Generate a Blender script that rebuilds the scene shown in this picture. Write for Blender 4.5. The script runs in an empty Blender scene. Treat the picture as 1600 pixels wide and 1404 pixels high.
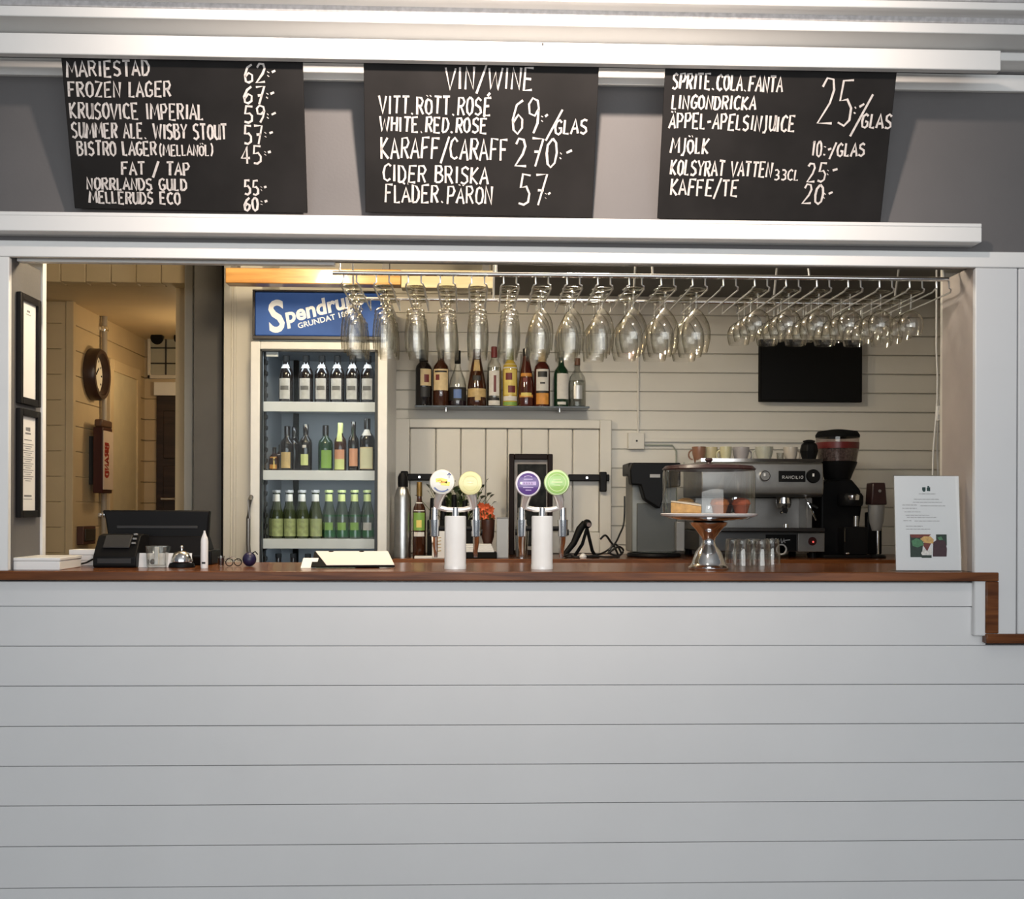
import bpy, math, random
from mathutils import Vector, Matrix

# ------------------------------------------------------------------ camera, world, lights, exposure
SC = bpy.context.scene
COL = SC.collection
F_PX, HOR, YAW, ROLL = 1750.0, 795.0, math.radians(2.0), math.radians(0.2)
EYE = Vector((0.0, -3.5, 1.30))
_F = Vector((math.sin(YAW), math.cos(YAW), 0))
_R0 = Vector((math.cos(YAW), -math.sin(YAW), 0))
_U0 = Vector((0, 0, 1))
_R = _R0 * math.cos(ROLL) + _U0 * math.sin(ROLL)
_U = _U0 * math.cos(ROLL) - _R0 * math.sin(ROLL)
cam_d = bpy.data.cameras.new('camera')
cam_d.sensor_fit = 'HORIZONTAL'
cam_d.sensor_width = 36.0
cam_d.lens = 36.0 * F_PX / 1600.0
cam_d.shift_y = (HOR - 702.0) / 1600.0
cam_d.clip_start = 0.05
cam = bpy.data.objects.new('camera', cam_d)
COL.objects.link(cam)
_m = Matrix((_R, _U, -_F)).transposed().to_4x4()
_m.translation = EYE
cam.matrix_world = _m
SC.camera = cam

w = bpy.data.worlds.new('hall_light')
SC.world = w
w.use_nodes = True
bg = w.node_tree.nodes['Background']
bg.inputs[0].default_value = (0.84, 0.90, 1.0, 1)
bg.inputs[1].default_value = 0.16

def light(name, kind, loc, energy, color, size=0.1, size_y=None, target=None):
    d = bpy.data.lights.new(name, kind)
    d.energy = energy
    d.color = color
    if kind == 'AREA':
        d.size = size
        if size_y:
            d.shape = 'RECTANGLE'
            d.size_y = size_y
    else:
        d.shadow_soft_size = size
    o = bpy.data.objects.new(name, d)
    COL.objects.link(o)
    o.location = loc
    if target is not None:
        o.rotation_euler = (Vector(target) - Vector(loc)).to_track_quat('-Z', 'Y').to_euler()
    return o

light('hall_window_daylight', 'AREA', (0.3, -8.0, 2.0), 232, (0.93, 0.97, 1.0), 8.0, 2.6, (0, 0, 0.9))
sp_l = light('hall_spot_light', 'SPOT', (0.15, -1.55, 3.15), 300, (1.0, 0.83, 0.70), 0.06, None, (0.12, 0, 2.70))
sp_l.data.spot_size = math.radians(104)
sp_l.data.spot_blend = 1.0
light('camera_flash_light', 'POINT', (0.0, -3.6, 1.52), 44, (1.0, 0.97, 0.93), 0.04)
light('bar_ceiling_and_fill_light', 'POINT', (-0.70, 0.50, 2.42), 34, (1.0, 0.80, 0.52), 0.08)
light('bar_ceiling_and_fill_light', 'POINT', (0.42, 0.45, 2.46), 27, (1.0, 0.91, 0.78), 0.08)  # fill lamp, added to brighten the bar's back wall
light('corridor_ceiling_light', 'POINT', (-1.55, 3.25, 2.05), 8, (1.0, 0.76, 0.45), 0.10)
SC.view_settings.view_transform = 'Standard'
SC.view_settings.look = 'None'
SC.view_settings.exposure = 0.0
SC.view_settings.gamma = 1.0
SC.view_settings.use_curve_mapping = False
SC.cycles.transparent_max_bounces = 48
SC.cycles.max_bounces = 12

random.seed(4)
PI = math.pi

# ------------------------------------------------------------------ where a sight line meets a plane
def ray(px, py):
    return _F + _R * ((px - 800.0) / F_PX) + _U * ((HOR - py) / F_PX)

def at(px, py, Y):
    d = ray(px, py)
    return EYE + d * ((Y - EYE.y) / d.y)

def on_z(px, py, Z):
    d = ray(px, py)
    return EYE + d * ((Z - EYE.z) / d.z)

def on_x(px, py, X):
    d = ray(px, py)
    return EYE + d * ((X - EYE.x) / d.x)

def pm(n, Y):                       # n pixels in metres at depth Y
    return n * (Y - EYE.y) / F_PX

# ------------------------------------------------------------------ materials
MATS = {}
def M(name, color=(0.8, 0.8, 0.8), rough=0.5, metal=0.0, var=0.04, scale=14.0, bump=0.0, bscale=60.0,
      coat=0.0, emit=None, estr=0.0, spec=0.5):
    if name in MATS:
        return MATS[name]
    m = bpy.data.materials.new(name)
    MATS[name] = m
    m.use_nodes = True
    nt = m.node_tree
    b = nt.nodes['Principled BSDF']
    b.inputs['Roughness'].default_value = rough
    b.inputs['Metallic'].default_value = metal
    b.inputs['Coat Weight'].default_value = coat
    b.inputs['Specular IOR Level'].default_value = spec
    tc = nt.nodes.new('ShaderNodeTexCoord')
    nz = nt.nodes.new('ShaderNodeTexNoise')
    nz.inputs['Scale'].default_value = scale
    nz.inputs['Detail'].default_value = 4
    nt.links.new(tc.outputs['Object'], nz.inputs['Vector'])
    rp = nt.nodes.new('ShaderNodeValToRGB')
    lo = [max(0, c * (1 - var)) for c in color]
    hi = [min(1, c * (1 + var)) for c in color]
    rp.color_ramp.elements[0].position = 0.3
    rp.color_ramp.elements[1].position = 0.7
    rp.color_ramp.elements[0].color = (*lo, 1)
    rp.color_ramp.elements[1].color = (*hi, 1)
    nt.links.new(nz.outputs['Fac'], rp.inputs['Fac'])
    nt.links.new(rp.outputs['Color'], b.inputs['Base Color'])
    if bump:
        n2 = nt.nodes.new('ShaderNodeTexNoise')
        n2.inputs['Scale'].default_value = bscale
        nt.links.new(tc.outputs['Object'], n2.inputs['Vector'])
        bp = nt.nodes.new('ShaderNodeBump')
        bp.inputs['Strength'].default_value = bump
        bp.inputs['Distance'].default_value = 0.004
        nt.links.new(n2.outputs['Fac'], bp.inputs['Height'])
        nt.links.new(bp.outputs['Normal'], b.inputs['Normal'])
    if emit:
        b.inputs['Emission Color'].default_value = (*emit, 1)
        b.inputs['Emission Strength'].default_value = estr
    return m

def wood(name, dark, light_, rough=0.25, coat=0.4, stretch=(1.2, 14, 14)):
    m = bpy.data.materials.new(name)
    MATS[name] = m
    m.use_nodes = True
    nt = m.node_tree
    b = nt.nodes['Principled BSDF']
    b.inputs['Roughness'].default_value = rough
    b.inputs['Coat Weight'].default_value = coat
    b.inputs['Coat Roughness'].default_value = 0.08
    tc = nt.nodes.new('ShaderNodeTexCoord')
    mp = nt.nodes.new('ShaderNodeMapping')
    mp.inputs['Scale'].default_value = stretch
    nz = nt.nodes.new('ShaderNodeTexNoise')
    nz.inputs['Scale'].default_value = 3.0
    nz.inputs['Detail'].default_value = 6
    nz.inputs['Distortion'].default_value = 0.6
    nt.links.new(tc.outputs['Object'], mp.inputs['Vector'])
    nt.links.new(mp.outputs['Vector'], nz.inputs['Vector'])
    rp = nt.nodes.new('ShaderNodeValToRGB')
    rp.color_ramp.elements[0].position = 0.33
    rp.color_ramp.elements[1].position = 0.68
    rp.color_ramp.elements[0].color = (*dark, 1)
    rp.color_ramp.elements[1].color = (*light_, 1)
    nt.links.new(nz.outputs['Fac'], rp.inputs['Fac'])
    nt.links.new(rp.outputs['Color'], b.inputs['Base Color'])
    return m

def thin_glass(name, tint=(0.985, 0.98, 0.965), edge=(0.55, 0.56, 0.52), refl=0.05, edge_refl=0.55, power=2.6, rough=0.02):
    m = bpy.data.materials.new(name)
    MATS[name] = m
    m.use_nodes = True
    nt = m.node_tree
    for n in list(nt.nodes):
        nt.nodes.remove(n)
    out = nt.nodes.new('ShaderNodeOutputMaterial')
    lw = nt.nodes.new('ShaderNodeLayerWeight')
    lw.inputs['Blend'].default_value = 0.5
    pw = nt.nodes.new('ShaderNodeMath')
    pw.operation = 'POWER'
    pw.inputs[1].default_value = power
    nt.links.new(lw.outputs['Facing'], pw.inputs[0])
    mx = nt.nodes.new('ShaderNodeMix')
    mx.data_type = 'RGBA'
    mx.inputs['A'].default_value = (*tint, 1)
    mx.inputs['B'].default_value = (*edge, 1)
    nt.links.new(pw.outputs[0], mx.inputs['Factor'])
    tr = nt.nodes.new('ShaderNodeBsdfTransparent')
    nt.links.new(mx.outputs['Result'], tr.inputs['Color'])
    gl = nt.nodes.new('ShaderNodeBsdfGlossy')
    gl.inputs['Roughness'].default_value = rough
    gl.inputs['Color'].default_value = (1.0, 0.98, 0.93, 1)
    ma = nt.nodes.new('ShaderNodeMath')
    ma.operation = 'MULTIPLY_ADD'
    ma.inputs[1].default_value = edge_refl - refl
    ma.inputs[2].default_value = refl
    nt.links.new(pw.outputs[0], ma.inputs[0])
    ms = nt.nodes.new('ShaderNodeMixShader')
    nt.links.new(ma.outputs[0], ms.inputs['Fac'])
    nt.links.new(tr.outputs[0], ms.inputs[1])
    nt.links.new(gl.outputs[0], ms.inputs[2])
    nt.links.new(ms.outputs[0], out.inputs['Surface'])
    return m

WHITE = M('white_gloss_paint', (0.86, 0.86, 0.85), 0.35, var=0.02, scale=5, bump=0.04, bscale=30)
PANEL = M('white_panel_paint', (0.74, 0.75, 0.76), 0.42, var=0.02, scale=3, bump=0.05, bscale=25)
CREAM = M('cream_wall_paint', (0.70, 0.67, 0.60), 0.5, var=0.03, scale=4, bump=0.05)
YELLOW = M('yellowed_board_paint', (0.62, 0.50, 0.32), 0.5, var=0.05, scale=4, bump=0.05)
GREY = M('grey_wall_paint', (0.130, 0.125, 0.127), 0.6, var=0.03, scale=6, bump=0.08, bscale=120)
DKGREY = M('dark_grey_paint', (0.12, 0.115, 0.11), 0.6)
SILVER = M('silver_speckled_paint', (0.52, 0.51, 0.52), 0.35, var=0.18, scale=60, bump=0.3, bscale=40)
BLACK = M('black_plastic', (0.007, 0.007, 0.0075), 0.45, spec=0.12)
MBLACK = M('matt_black', (0.007, 0.007, 0.007), 0.8, spec=0.15)
SATIN = M('black_satin_paint', (0.009, 0.008, 0.008), 0.42, spec=0.14)
DGREY = M('dark_grey_plastic', (0.035, 0.035, 0.036), 0.45, spec=0.2)
MGREY = M('mid_grey_plastic', (0.22, 0.22, 0.22), 0.4)
CHROME = M('chrome', (0.80, 0.80, 0.80), 0.10, 1.0, var=0.02)
STEEL = M('brushed_steel', (0.50, 0.50, 0.49), 0.30, 1.0, var=0.10, scale=30)
BRUSHED = M('pale_brushed_metal', (0.70, 0.70, 0.69), 0.35, 0.85, var=0.06, scale=30)
SLATE = M('chalkboard_black', (0.013, 0.012, 0.012), 0.7, var=0.35, scale=5, spec=0.2)
CHALK = M('chalk_white', (0.66, 0.62, 0.60), 0.9, var=0.16, scale=90)
PAPER = M('white_paper', (0.82, 0.81, 0.80), 0.7, var=0.01)
FLOORM = M('dark_floor_lino', (0.16, 0.14, 0.12), 0.4, var=0.1)
TABLEW = wood('varnished_counter_wood', (0.085, 0.026, 0.008), (0.22, 0.075, 0.022), 0.24, 0.08)
MATS['varnished_counter_wood'].node_tree.nodes['Principled BSDF'].inputs['Specular IOR Level'].default_value = 0.28
BEAMW = wood('honey_pine_wood', (0.42, 0.19, 0.05), (0.72, 0.40, 0.13), 0.3, 0.3)
PALEW = wood('pale_pine_wood', (0.55, 0.46, 0.26), (0.66, 0.58, 0.38), 0.35, 0.2)
DOORW = wood('dark_brown_wood', (0.018, 0.008, 0.006), (0.04, 0.018, 0.012), 0.4, 0.1)
GLASS = thin_glass('clear_glass', edge=(0.26, 0.24, 0.14), refl=0.07, edge_refl=0.45, power=1.8)
PANE = thin_glass('fridge_door_glass', tint=(0.95, 0.97, 0.97), edge=(0.8, 0.85, 0.85), refl=0.004, edge_refl=0.3, power=5)
ACRYL = thin_glass('clear_acrylic', tint=(0.97, 0.98, 0.98), edge=(0.6, 0.62, 0.62), refl=0.06, edge_refl=0.5, power=3)

# ------------------------------------------------------------------ mesh builder
class MB:
    def __init__(s):
        s.v, s.f = [], []
    def add(s, vs, fs, T=None):
        n = len(s.v)
        for p in vs:
            p = Vector(p)
            s.v.append(T @ p if T is not None else p)
        s.f += [tuple(i + n for i in f) for f in fs]
        return s
    def box(s, x0, x1, y0, y1, z0, z1, T=None):
        vs = [(x, y, z) for z in (z0, z1) for y in (y0, y1) for x in (x0, x1)]
        return s.add(vs, [(0, 2, 3, 1), (4, 5, 7, 6), (0, 1, 5, 4), (2, 6, 7, 3), (0, 4, 6, 2), (1, 3, 7, 5)], T)
    def lathe(s, prof, n=24, T=None, cap0=True, cap1=True):
        vs, fs = [], []
        for (r, z) in prof:
            for i in range(n):
                a = 2 * PI * i / n
                vs.append((r * math.cos(a), r * math.sin(a), z))
        for k in range(len(prof) - 1):
            for i in range(n):
                j = (i + 1) % n
                fs.append((k * n + i, k * n + j, (k + 1) * n + j, (k + 1) * n + i))
        if cap0:
            fs.append(tuple(reversed(range(n))))
        if cap1:
            fs.append(tuple((len(prof) - 1) * n + i for i in range(n)))
        return s.add(vs, fs, T)
    def cyl(s, p0, p1, r0, r1=None, n=16):
        p0, p1 = Vector(p0), Vector(p1)
        r1 = r0 if r1 is None else r1
        d = p1 - p0
        q = d.to_track_quat('Z', 'Y').to_matrix().to_4x4()
        q.translation = p0
        return s.lathe([(r0, 0), (r1, d.length)], n, q)
    def tube(s, pts, r, n=8):
        pts = [Vector(p) for p in pts]
        vs, fs = [], []
        up = Vector((0.13, 0.31, 0.94))
        for i, p in enumerate(pts):
            t = (pts[min(i + 1, len(pts) - 1)] - pts[max(i - 1, 0)]).normalized()
            a = t.cross(up)
            if a.length < 0.05:
                a = t.cross(Vector((1, 0, 0)))
            a.normalize()
            b = t.cross(a)
            rr = r[i] if isinstance(r, (list, tuple)) else r
            for k in range(n):
                th = 2 * PI * k / n
                vs.append(p + a * (rr * math.cos(th)) + b * (rr * math.sin(th)))
        for i in range(len(pts) - 1):
            for k in range(n):
                j = (k + 1) % n
                fs.append((i * n + k, i * n + j, (i + 1) * n + j, (i + 1) * n + k))
        fs.append(tuple(reversed(range(n))))
        fs.append(tuple((len(pts) - 1) * n + k for k in range(n)))
        return s.add(vs, fs)
    def prism(s, poly, y0, y1, T=None):          # polygon in x,z extruded along y
        n = len(poly)
        vs = [(x, y0, z) for x, z in poly] + [(x, y1, z) for x, z in poly]
        fs = [tuple(range(n)), tuple(reversed(range(n, 2 * n)))]
        for i in range(n):
            j = (i + 1) % n
            fs.append((i, i + n, j + n, j))
        return s.add(vs, fs, T)
    def prism_x(s, poly, x0, x1):                # polygon in y,z extruded along x
        n = len(poly)
        vs = [(x0, y, z) for y, z in poly] + [(x1, y, z) for y, z in poly]
        fs = [tuple(reversed(range(n))), tuple(range(n, 2 * n))]
        for i in range(n):
            j = (i + 1) % n
            fs.append((i, j, j + n, i + n))
        return s.add(vs, fs)
    def ball(s, c, rx, ry=None, rz=None, n=16, m=10):
        ry = rx if ry is None else ry
        rz = rx if rz is None else rz
        T = Matrix.Translation(Vector(c)) @ Matrix.Diagonal((rx, ry, rz, 1))
        prof = [(max(1e-4, math.sin(PI * k / m)), -math.cos(PI * k / m)) for k in range(m + 1)]
        return s.lathe(prof, n, T, False, False)
    def patch(s, r0, r1, z0, z1, a, n=10, mid=-PI / 2, thick=0.0004):   # curved label on the front of a lathe
        vs, fs = [], []
        for i in range(n + 1):
            th = mid - a + 2 * a * i / n
            for r, z in ((r0, z0), (r1, z1)):
                vs.append((r * math.cos(th), r * math.sin(th), z))
        for i in range(n):
            fs.append((2 * i, 2 * i + 2, 2 * i + 3, 2 * i + 1))
        return s.add(vs, fs)
    def build(s, name, mat, parent=None, bevel=0.0, smooth=True, angle=35, loc=None, seg=2):
        me = bpy.data.meshes.new(name)
        me.from_pydata([tuple(p) for p in s.v], [], s.f)
        me.materials.append(mat)
        import bmesh
        b = bmesh.new()
        b.from_mesh(me)
        bmesh.ops.recalc_face_normals(b, faces=b.faces)
        b.to_mesh(me)
        b.free()
        if smooth:
            for p in me.polygons:
                p.use_smooth = True
            me.set_sharp_from_angle(angle=math.radians(angle))
        o = bpy.data.objects.new(name, me)
        COL.objects.link(o)
        if parent is not None:
            o.parent = parent
        if loc is not None:
            o.location = loc
        if bevel:
            md = o.modifiers.new('bevel', 'BEVEL')
            md.width = bevel
            md.segments = seg
            md.limit_method = 'ANGLE'
        return o

def thing(name, label, cat, loc=(0, 0, 0), rz=0.0, group=None):
    o = bpy.data.objects.new(name, None)
    o.empty_display_size = 0.05
    COL.objects.link(o)
    o.location = loc
    o.rotation_euler = (0, 0, rz)
    return tag(o, label, cat, group)

def tag(o, label, cat, group=None):
    o['label'] = label
    o['category'] = cat
    if group:
        o['group'] = group
    return o

def struct(name, mb, mat, **k):
    o = mb.build(name, mat, **k)
    o['kind'] = 'structure'
    return o

def copy_tree(o, parent=None):
    c = o.copy()
    COL.objects.link(c)
    if parent is not None:
        c.parent = parent
    for ch in list(o.children):
        copy_tree(ch, c)
    return c

# ------------------------------------------------------------------ hand lettering: stroke font, boxes of 1 x 1
GL = {
 'A': '0,0 .5,1 1,0|.2,.36 .82,.36', 'B': '.08,0 .08,1 .7,.96 .85,.78 .7,.58 .1,.54|.6,.54 .95,.36 .9,.1 .6,0 .08,0',
 'C': '.95,.86 .6,1 .2,.85 .05,.5 .2,.12 .6,0 .95,.12', 'D': '.1,0 .1,1 .6,.92 .95,.6 .9,.25 .6,.03 .1,0',
 'E': '.95,1 .1,1 .1,0 .95,0|.1,.52 .75,.52', 'F': '.95,1 .1,1 .1,0|.1,.52 .75,.54',
 'G': '.92,.86 .6,1 .2,.85 .05,.5 .2,.1 .6,0 .92,.15 .92,.45 .55,.45', 'H': '.1,0 .1,1|.9,0 .9,1|.1,.5 .9,.52',
 'I': '.5,0 .5,1', 'J': '.75,1 .75,.1 .5,-.12 .15,-.1', 'K': '.1,0 .1,1|.9,1 .12,.46 .95,0', 'L': '.1,1 .1,0 .9,.02',
 'M': '.02,0 .15,1 .5,.3 .85,1 .98,0', 'N': '.08,0 .1,1 .88,0 .92,1',
 'O': '.5,1 .15,.85 .05,.5 .15,.15 .5,0 .85,.15 .95,.5 .85,.85 .5,1', 'P': '.1,0 .1,1 .7,.98 .92,.76 .7,.5 .1,.46',
 'Q': '.5,1 .15,.85 .05,.5 .15,.15 .5,0 .85,.15 .95,.5 .85,.85 .5,1|.6,.3 1,-.08',
 'R': '.1,0 .1,1 .7,.98 .92,.78 .7,.54 .12,.5|.45,.5 .95,0', 'S': '.92,.88 .55,1 .15,.86 .15,.62 .8,.42 .9,.16 .5,0 .05,.1',
 'T': '0,1 1,1|.5,1 .48,0', 'U': '.08,1 .1,.2 .4,0 .75,.08 .9,.3 .92,1|.92,1 .95,0', 'V': '0,1 .45,0 1,1',
 'W': '0,1 .22,0 .5,.8 .75,0 1,1', 'X': '0,0 1,1|0,1 1,0', 'Y': '0,1 .5,.5 1,1|.5,.5 .45,0', 'Z': '.05,1 .95,1 .05,0 .95,0',
 'Ä': '0,0 .5,.86 1,0|.2,.33 .82,.33|.22,1.06 .3,1.1|.7,1.06 .78,1.1',
 'Ö': '.5,.86 .15,.75 .05,.45 .15,.12 .5,0 .85,.12 .95,.45 .85,.75 .5,.86|.22,1.06 .3,1.1|.7,1.06 .78,1.1',
 'É': '.95,1 .1,1 .1,0 .95,0|.1,.52 .75,.52|.4,1.1 .75,1.28',
 '0': '.5,1 .15,.8 .08,.45 .2,.1 .5,0 .8,.12 .92,.5 .82,.86 .5,1', '1': '.25,.8 .55,1 .55,0',
 '2': '.08,.8 .3,1 .7,.98 .85,.75 .65,.45 .05,0 .95,.03', '3': '.1,.95 .5,1 .85,.8 .75,.58 .4,.52 .85,.42 .9,.15 .5,0 .1,.08',
 '4': '.65,0 .65,1 .05,.35 .95,.35', '5': '.9,1 .25,1 .15,.56 .6,.6 .9,.4 .85,.12 .5,0 .08,.06',
 '6': '.85,.98 .4,.8 .12,.4 .2,.08 .55,0 .88,.14 .88,.42 .55,.54 .15,.32', '7': '.05,1 .95,1 .45,0|.3,.5 .8,.5',
 '9': '.88,.72 .6,.5 .2,.55 .1,.82 .4,1 .8,.95 .9,.72 .8,.3 .5,0', '/': '0,-.18 1,1.12', '.': '.3,0 .5,.06', '-': '.1,.45 .9,.5',
 ':': '.4,.1 .55,.16|.4,.6 .55,.66', '(': '.8,1.1 .35,.8 .3,.3 .7,-.1', ')': '.2,1.1 .7,.8 .75,.3 .3,-.1', ' ': '',
}
GW = {'I': .28, '.': .38, ':': .3, ' ': .42, 'M': .85, 'W': .85, '1': .4, '/': .55, '(': .35, ')': .35, '-': .45, 'L': .5, 'J': .5}

def strokes(txt, rnd=0.03):
    """Polylines of a line of hand lettering, 1 high and 1 wide."""
    x, out = 0.0, []
    for ch in txt:
        wd = GW.get(ch, 0.62)
        dy, sl = random.uniform(-rnd, rnd), random.uniform(-0.02, 0.1)
        for pl in GL.get(ch, '').split('|'):
            if pl:
                q = [tuple(map(float, c.split(','))) for c in pl.split()]
                out.append([(x + a * wd + sl * b + random.uniform(-rnd, rnd) * .5, b + dy + random.uniform(-rnd, rnd)) for a, b in q])
        x += wd + 0.16
    tot = x - 0.16
    return [[(a / tot, b) for a, b in p] for p in out]

def ribbon(mb, pts, wd, O, X, Z, N, th=0.0008):
    """A flat chalk or print stroke of real thickness along 2-D points of the plane O + a X + b Z."""
    P = [Vector(p) for p in pts]
    vs, fs = [], []
    for i, p in enumerate(P):
        t = (P[min(i + 1, len(P) - 1)] - P[max(i - 1, 0)])
        t = t.normalized() if t.length > 1e-9 else Vector((1, 0))
        nn = Vector((-t.y, t.x)) * (wd / 2 * random.uniform(.8, 1.15))
        for s in (1, -1):
            q = p + nn * s
            base = O + X * q.x + Z * q.y
            vs += [base, base + N * th]
    k = len(P)
    for i in range(k - 1):
        a, b = 4 * i, 4 * i + 4
        fs += [(a + 1, b + 1, b + 3, a + 3), (a, a + 1, b + 1, b), (a + 2, b + 2, b + 3, a + 3)]
    mb.add(vs, fs)

def font_mesh(name, body, size, mat, parent, loc, rot, bold=0.0, shear=0.0, extrude=0.001, align='LEFT', sx=1.0):
    c = bpy.data.curves.new(name, 'FONT')
    c.body, c.size, c.offset, c.shear, c.extrude = body, size, bold, shear, extrude
    c.align_x = align
    c.resolution_u = 3
    t = bpy.data.objects.new(name + '_curve', c)
    COL.objects.link(t)
    bpy.context.view_layer.update()
    dg = bpy.context.evaluated_depsgraph_get()
    me = bpy.data.meshes.new_from_object(t.evaluated_get(dg))
    bpy.data.objects.remove(t)
    me.materials.clear()
    me.materials.append(mat)
    o = bpy.data.objects.new(name, me)
    COL.objects.link(o)
    o.parent = parent
    o.location = loc
    o.rotation_euler = rot
    o.scale = (sx, 1, 1)
    return o

# ------------------------------------------------------------------ the setting
CT = at(800, 893, -0.03).z              # bar counter top
BT = at(800, 873, 1.55).z               # back counter top
YB = 2.20                               # back wall of the bar
XL, XR = at(18, 640, 0).x, at(1522, 640, 0).x
ZT = at(760, 407, 0).z
JD = 0.23                               # depth of the serving opening's reveal
CZ = 2.60

struct('floor', MB().box(-6, 6, -9, 5, -0.1, 0), FLOORM)
wf = MB()
wf.box(-4.5, 4.5, 0, 0.065, ZT + .001, 3.6)
wf.box(-4.5, XL, 0, JD, CT - .03, ZT)
wf.box(XR, 4.5, 0, JD, CT - .03, ZT)
wf.box(-4.5, XL, .065, JD, 0, CT - .03)
wf.box(XR, 4.5, .065, JD, 0, CT - .03)
struct('wall_front', wf, GREY)

def plank_wall(name, x0, x1, edges, y, mat, t=0.02, gap=0.003, axis='x', bev=0.003, back=True):
    """Horizontal planks between the given heights, each with a small open joint."""
    mb = MB()
    for a, b in zip(edges[:-1], edges[1:]):
        if axis == 'x':
            mb.box(x0, x1, y, y + t, a + gap / 2, b - gap / 2)
        else:
            mb.box(y, y + t, x0, x1, a + gap / 2, b - gap / 2)
    if back:
        if axis == 'x':
            mb.box(x0, x1, y + t * .6, y + t + .04, edges[0], edges[-1])
        else:
            mb.box(y - .04, y + t * .4, x0, x1, edges[0], edges[-1])
    return struct(name, mb, mat, bevel=bev, seg=1)

# bar front: wide painted boards, two short ones above the step and long ones below
XS = at(1540, 950, 0).x
rows_px = [909, 947, 1008.5, 1070, 1132, 1193.5, 1254.5, 1317, 1381, 1443, 1506]
zs = [at(800, r, 0).z for r in rows_px]
zs = [z for z in zs if z > 0.0] + [0.0]
fm = MB()
for k, (b, a) in enumerate(zip(zs[:-1], zs[1:])):
    fm.box(-3.2, XS if k < 2 else 3.2, -0.004 if k == 0 else 0.0, 0.024, a + .0012, b - .0012)
fm.box(-3.2, XS, .012, .06, 0.0, zs[0])
fm.box(XS, 3.2, .012, .06, 0.0, zs[2])
struct('wall_counter', fm, PANEL, bevel=0.002, seg=1)

# white casing of the opening
zc0, zc1 = at(760, 409, -.02).z, at(760, 384, -.02).z
struct('trim_1', MB().box(-4.2, at(1598, 400, -.02).x + .4, -.022, .0, zc0, zc1), WHITE, bevel=.003)
struct('trim_2', MB().box(-2.4, XL + .0, -.022, .0, CT, zc0 - .001), WHITE, bevel=.003)
# inner head rail under the casing
struct('trim_3', MB().box(at(30, 409, .05).x, at(524, 409, .05).x, .03, .06, ZT - .012, ZT + .0005), WHITE, bevel=.002)
struct('trim_4', MB().box(XL - .05, at(67, 640, JD).x, JD, JD + .03, CT + .005, ZT + .2), WHITE, bevel=.003)
struct('trim_5', MB().box(at(1474, 640, JD).x, XR + .06, JD, JD + .03, CT, ZT + .2), CREAM, bevel=.003)
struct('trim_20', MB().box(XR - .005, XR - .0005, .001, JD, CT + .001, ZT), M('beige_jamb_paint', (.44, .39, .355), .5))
# white panelling right of the opening
pr = MB()
xr0 = at(1523, 700, -.02).x
pr.box(xr0, xr0 + .135, -.022, 0, at(1560, 992, 0).z, zc0 - .001)
pr.box(xr0 + .140, 3.2, -.018, 0, at(1560, 992, 0).z, zc0 - .001)
struct('trim_6', pr, PANEL, bevel=.004)

# long mouldings above the menu boards (heights read at the left edge of the picture, depth out from the wall)
def moulding(name, r0, r1, yf, yb, mat, px=0, x1=3.2, bev=.003):
    return struct(name, MB().box(-3.4, x1, yf, yb, at(px, r1, yf).z, at(px, r0, yf).z), mat, bevel=bev)
moulding('trim_7', 115, 141, -.02, 0, WHITE, px=1500)                 # fascia on the wall
moulding('trim_8', 93, 116, -.012, 0, GREY, px=1598)
moulding('trim_9', 82, 95, -.10, 0, WHITE, px=1598)
moulding('trim_10', 53, 82, -.085, 0, SILVER, px=1598)
moulding('trim_11', 38, 54, -.21, 0, WHITE, px=1598)
moulding('trim_12', 16, 38, -.185, 0, SILVER, px=1598)
moulding('trim_13', 4, 16, -.24, 0, WHITE, px=1598)
moulding('trim_14', -60, 4, -.225, 0, SILVER, px=1598)
struct('ceiling', MB().box(-6, 6, -9, 5, 3.6, 3.7), PANEL)

# front rail that holds the board tops and the ledge they stand on
rl = thing('board_rail', 'long white rail running above the three chalkboard menus, holding their tops', 'rail', at(800, 85, -.2))
o = MB()
z0, z1 = at(760, 97, -.2).z, at(760, 65, -.2).z
o.box(-3.4, at(1563, 95, -.2).x, -.205, -.175, z0, z1)
ob = o.build('rail_board', WHITE, None, bevel=.003)
ob.parent = rl; ob.location = -rl.location
struct('trim_19', MB().box(-3.4, at(1562, 95, -.2).x, -.174, -.101, z1 - .014, z1 - .001), WHITE)
lg = thing('board_ledge', 'long white ledge under the three chalkboard menus, above the serving opening', 'ledge', at(800, 360, -.03))
z0, z1 = at(760, 369, -.075).z, at(760, 339, -.075).z
o = MB().box(-3.4, at(1531, 360, -.06).x, -.075, -.001, z0, z1 - .012)
o.box(-3.4, at(1531, 360, -.06).x, -.075, -.055, z1 - .013, z1)
ob = o.build('ledge_board', WHITE, None, bevel=.003)
ob.parent = lg; ob.location = -lg.location
# screw head in the rail
ob = MB().cyl(at(848, 69, -.2055), at(848, 69, -.2055) + Vector((0, -.002, 0)), .0035).build('screw', DGREY)
ob.parent = rl; ob.location = -rl.location

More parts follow.
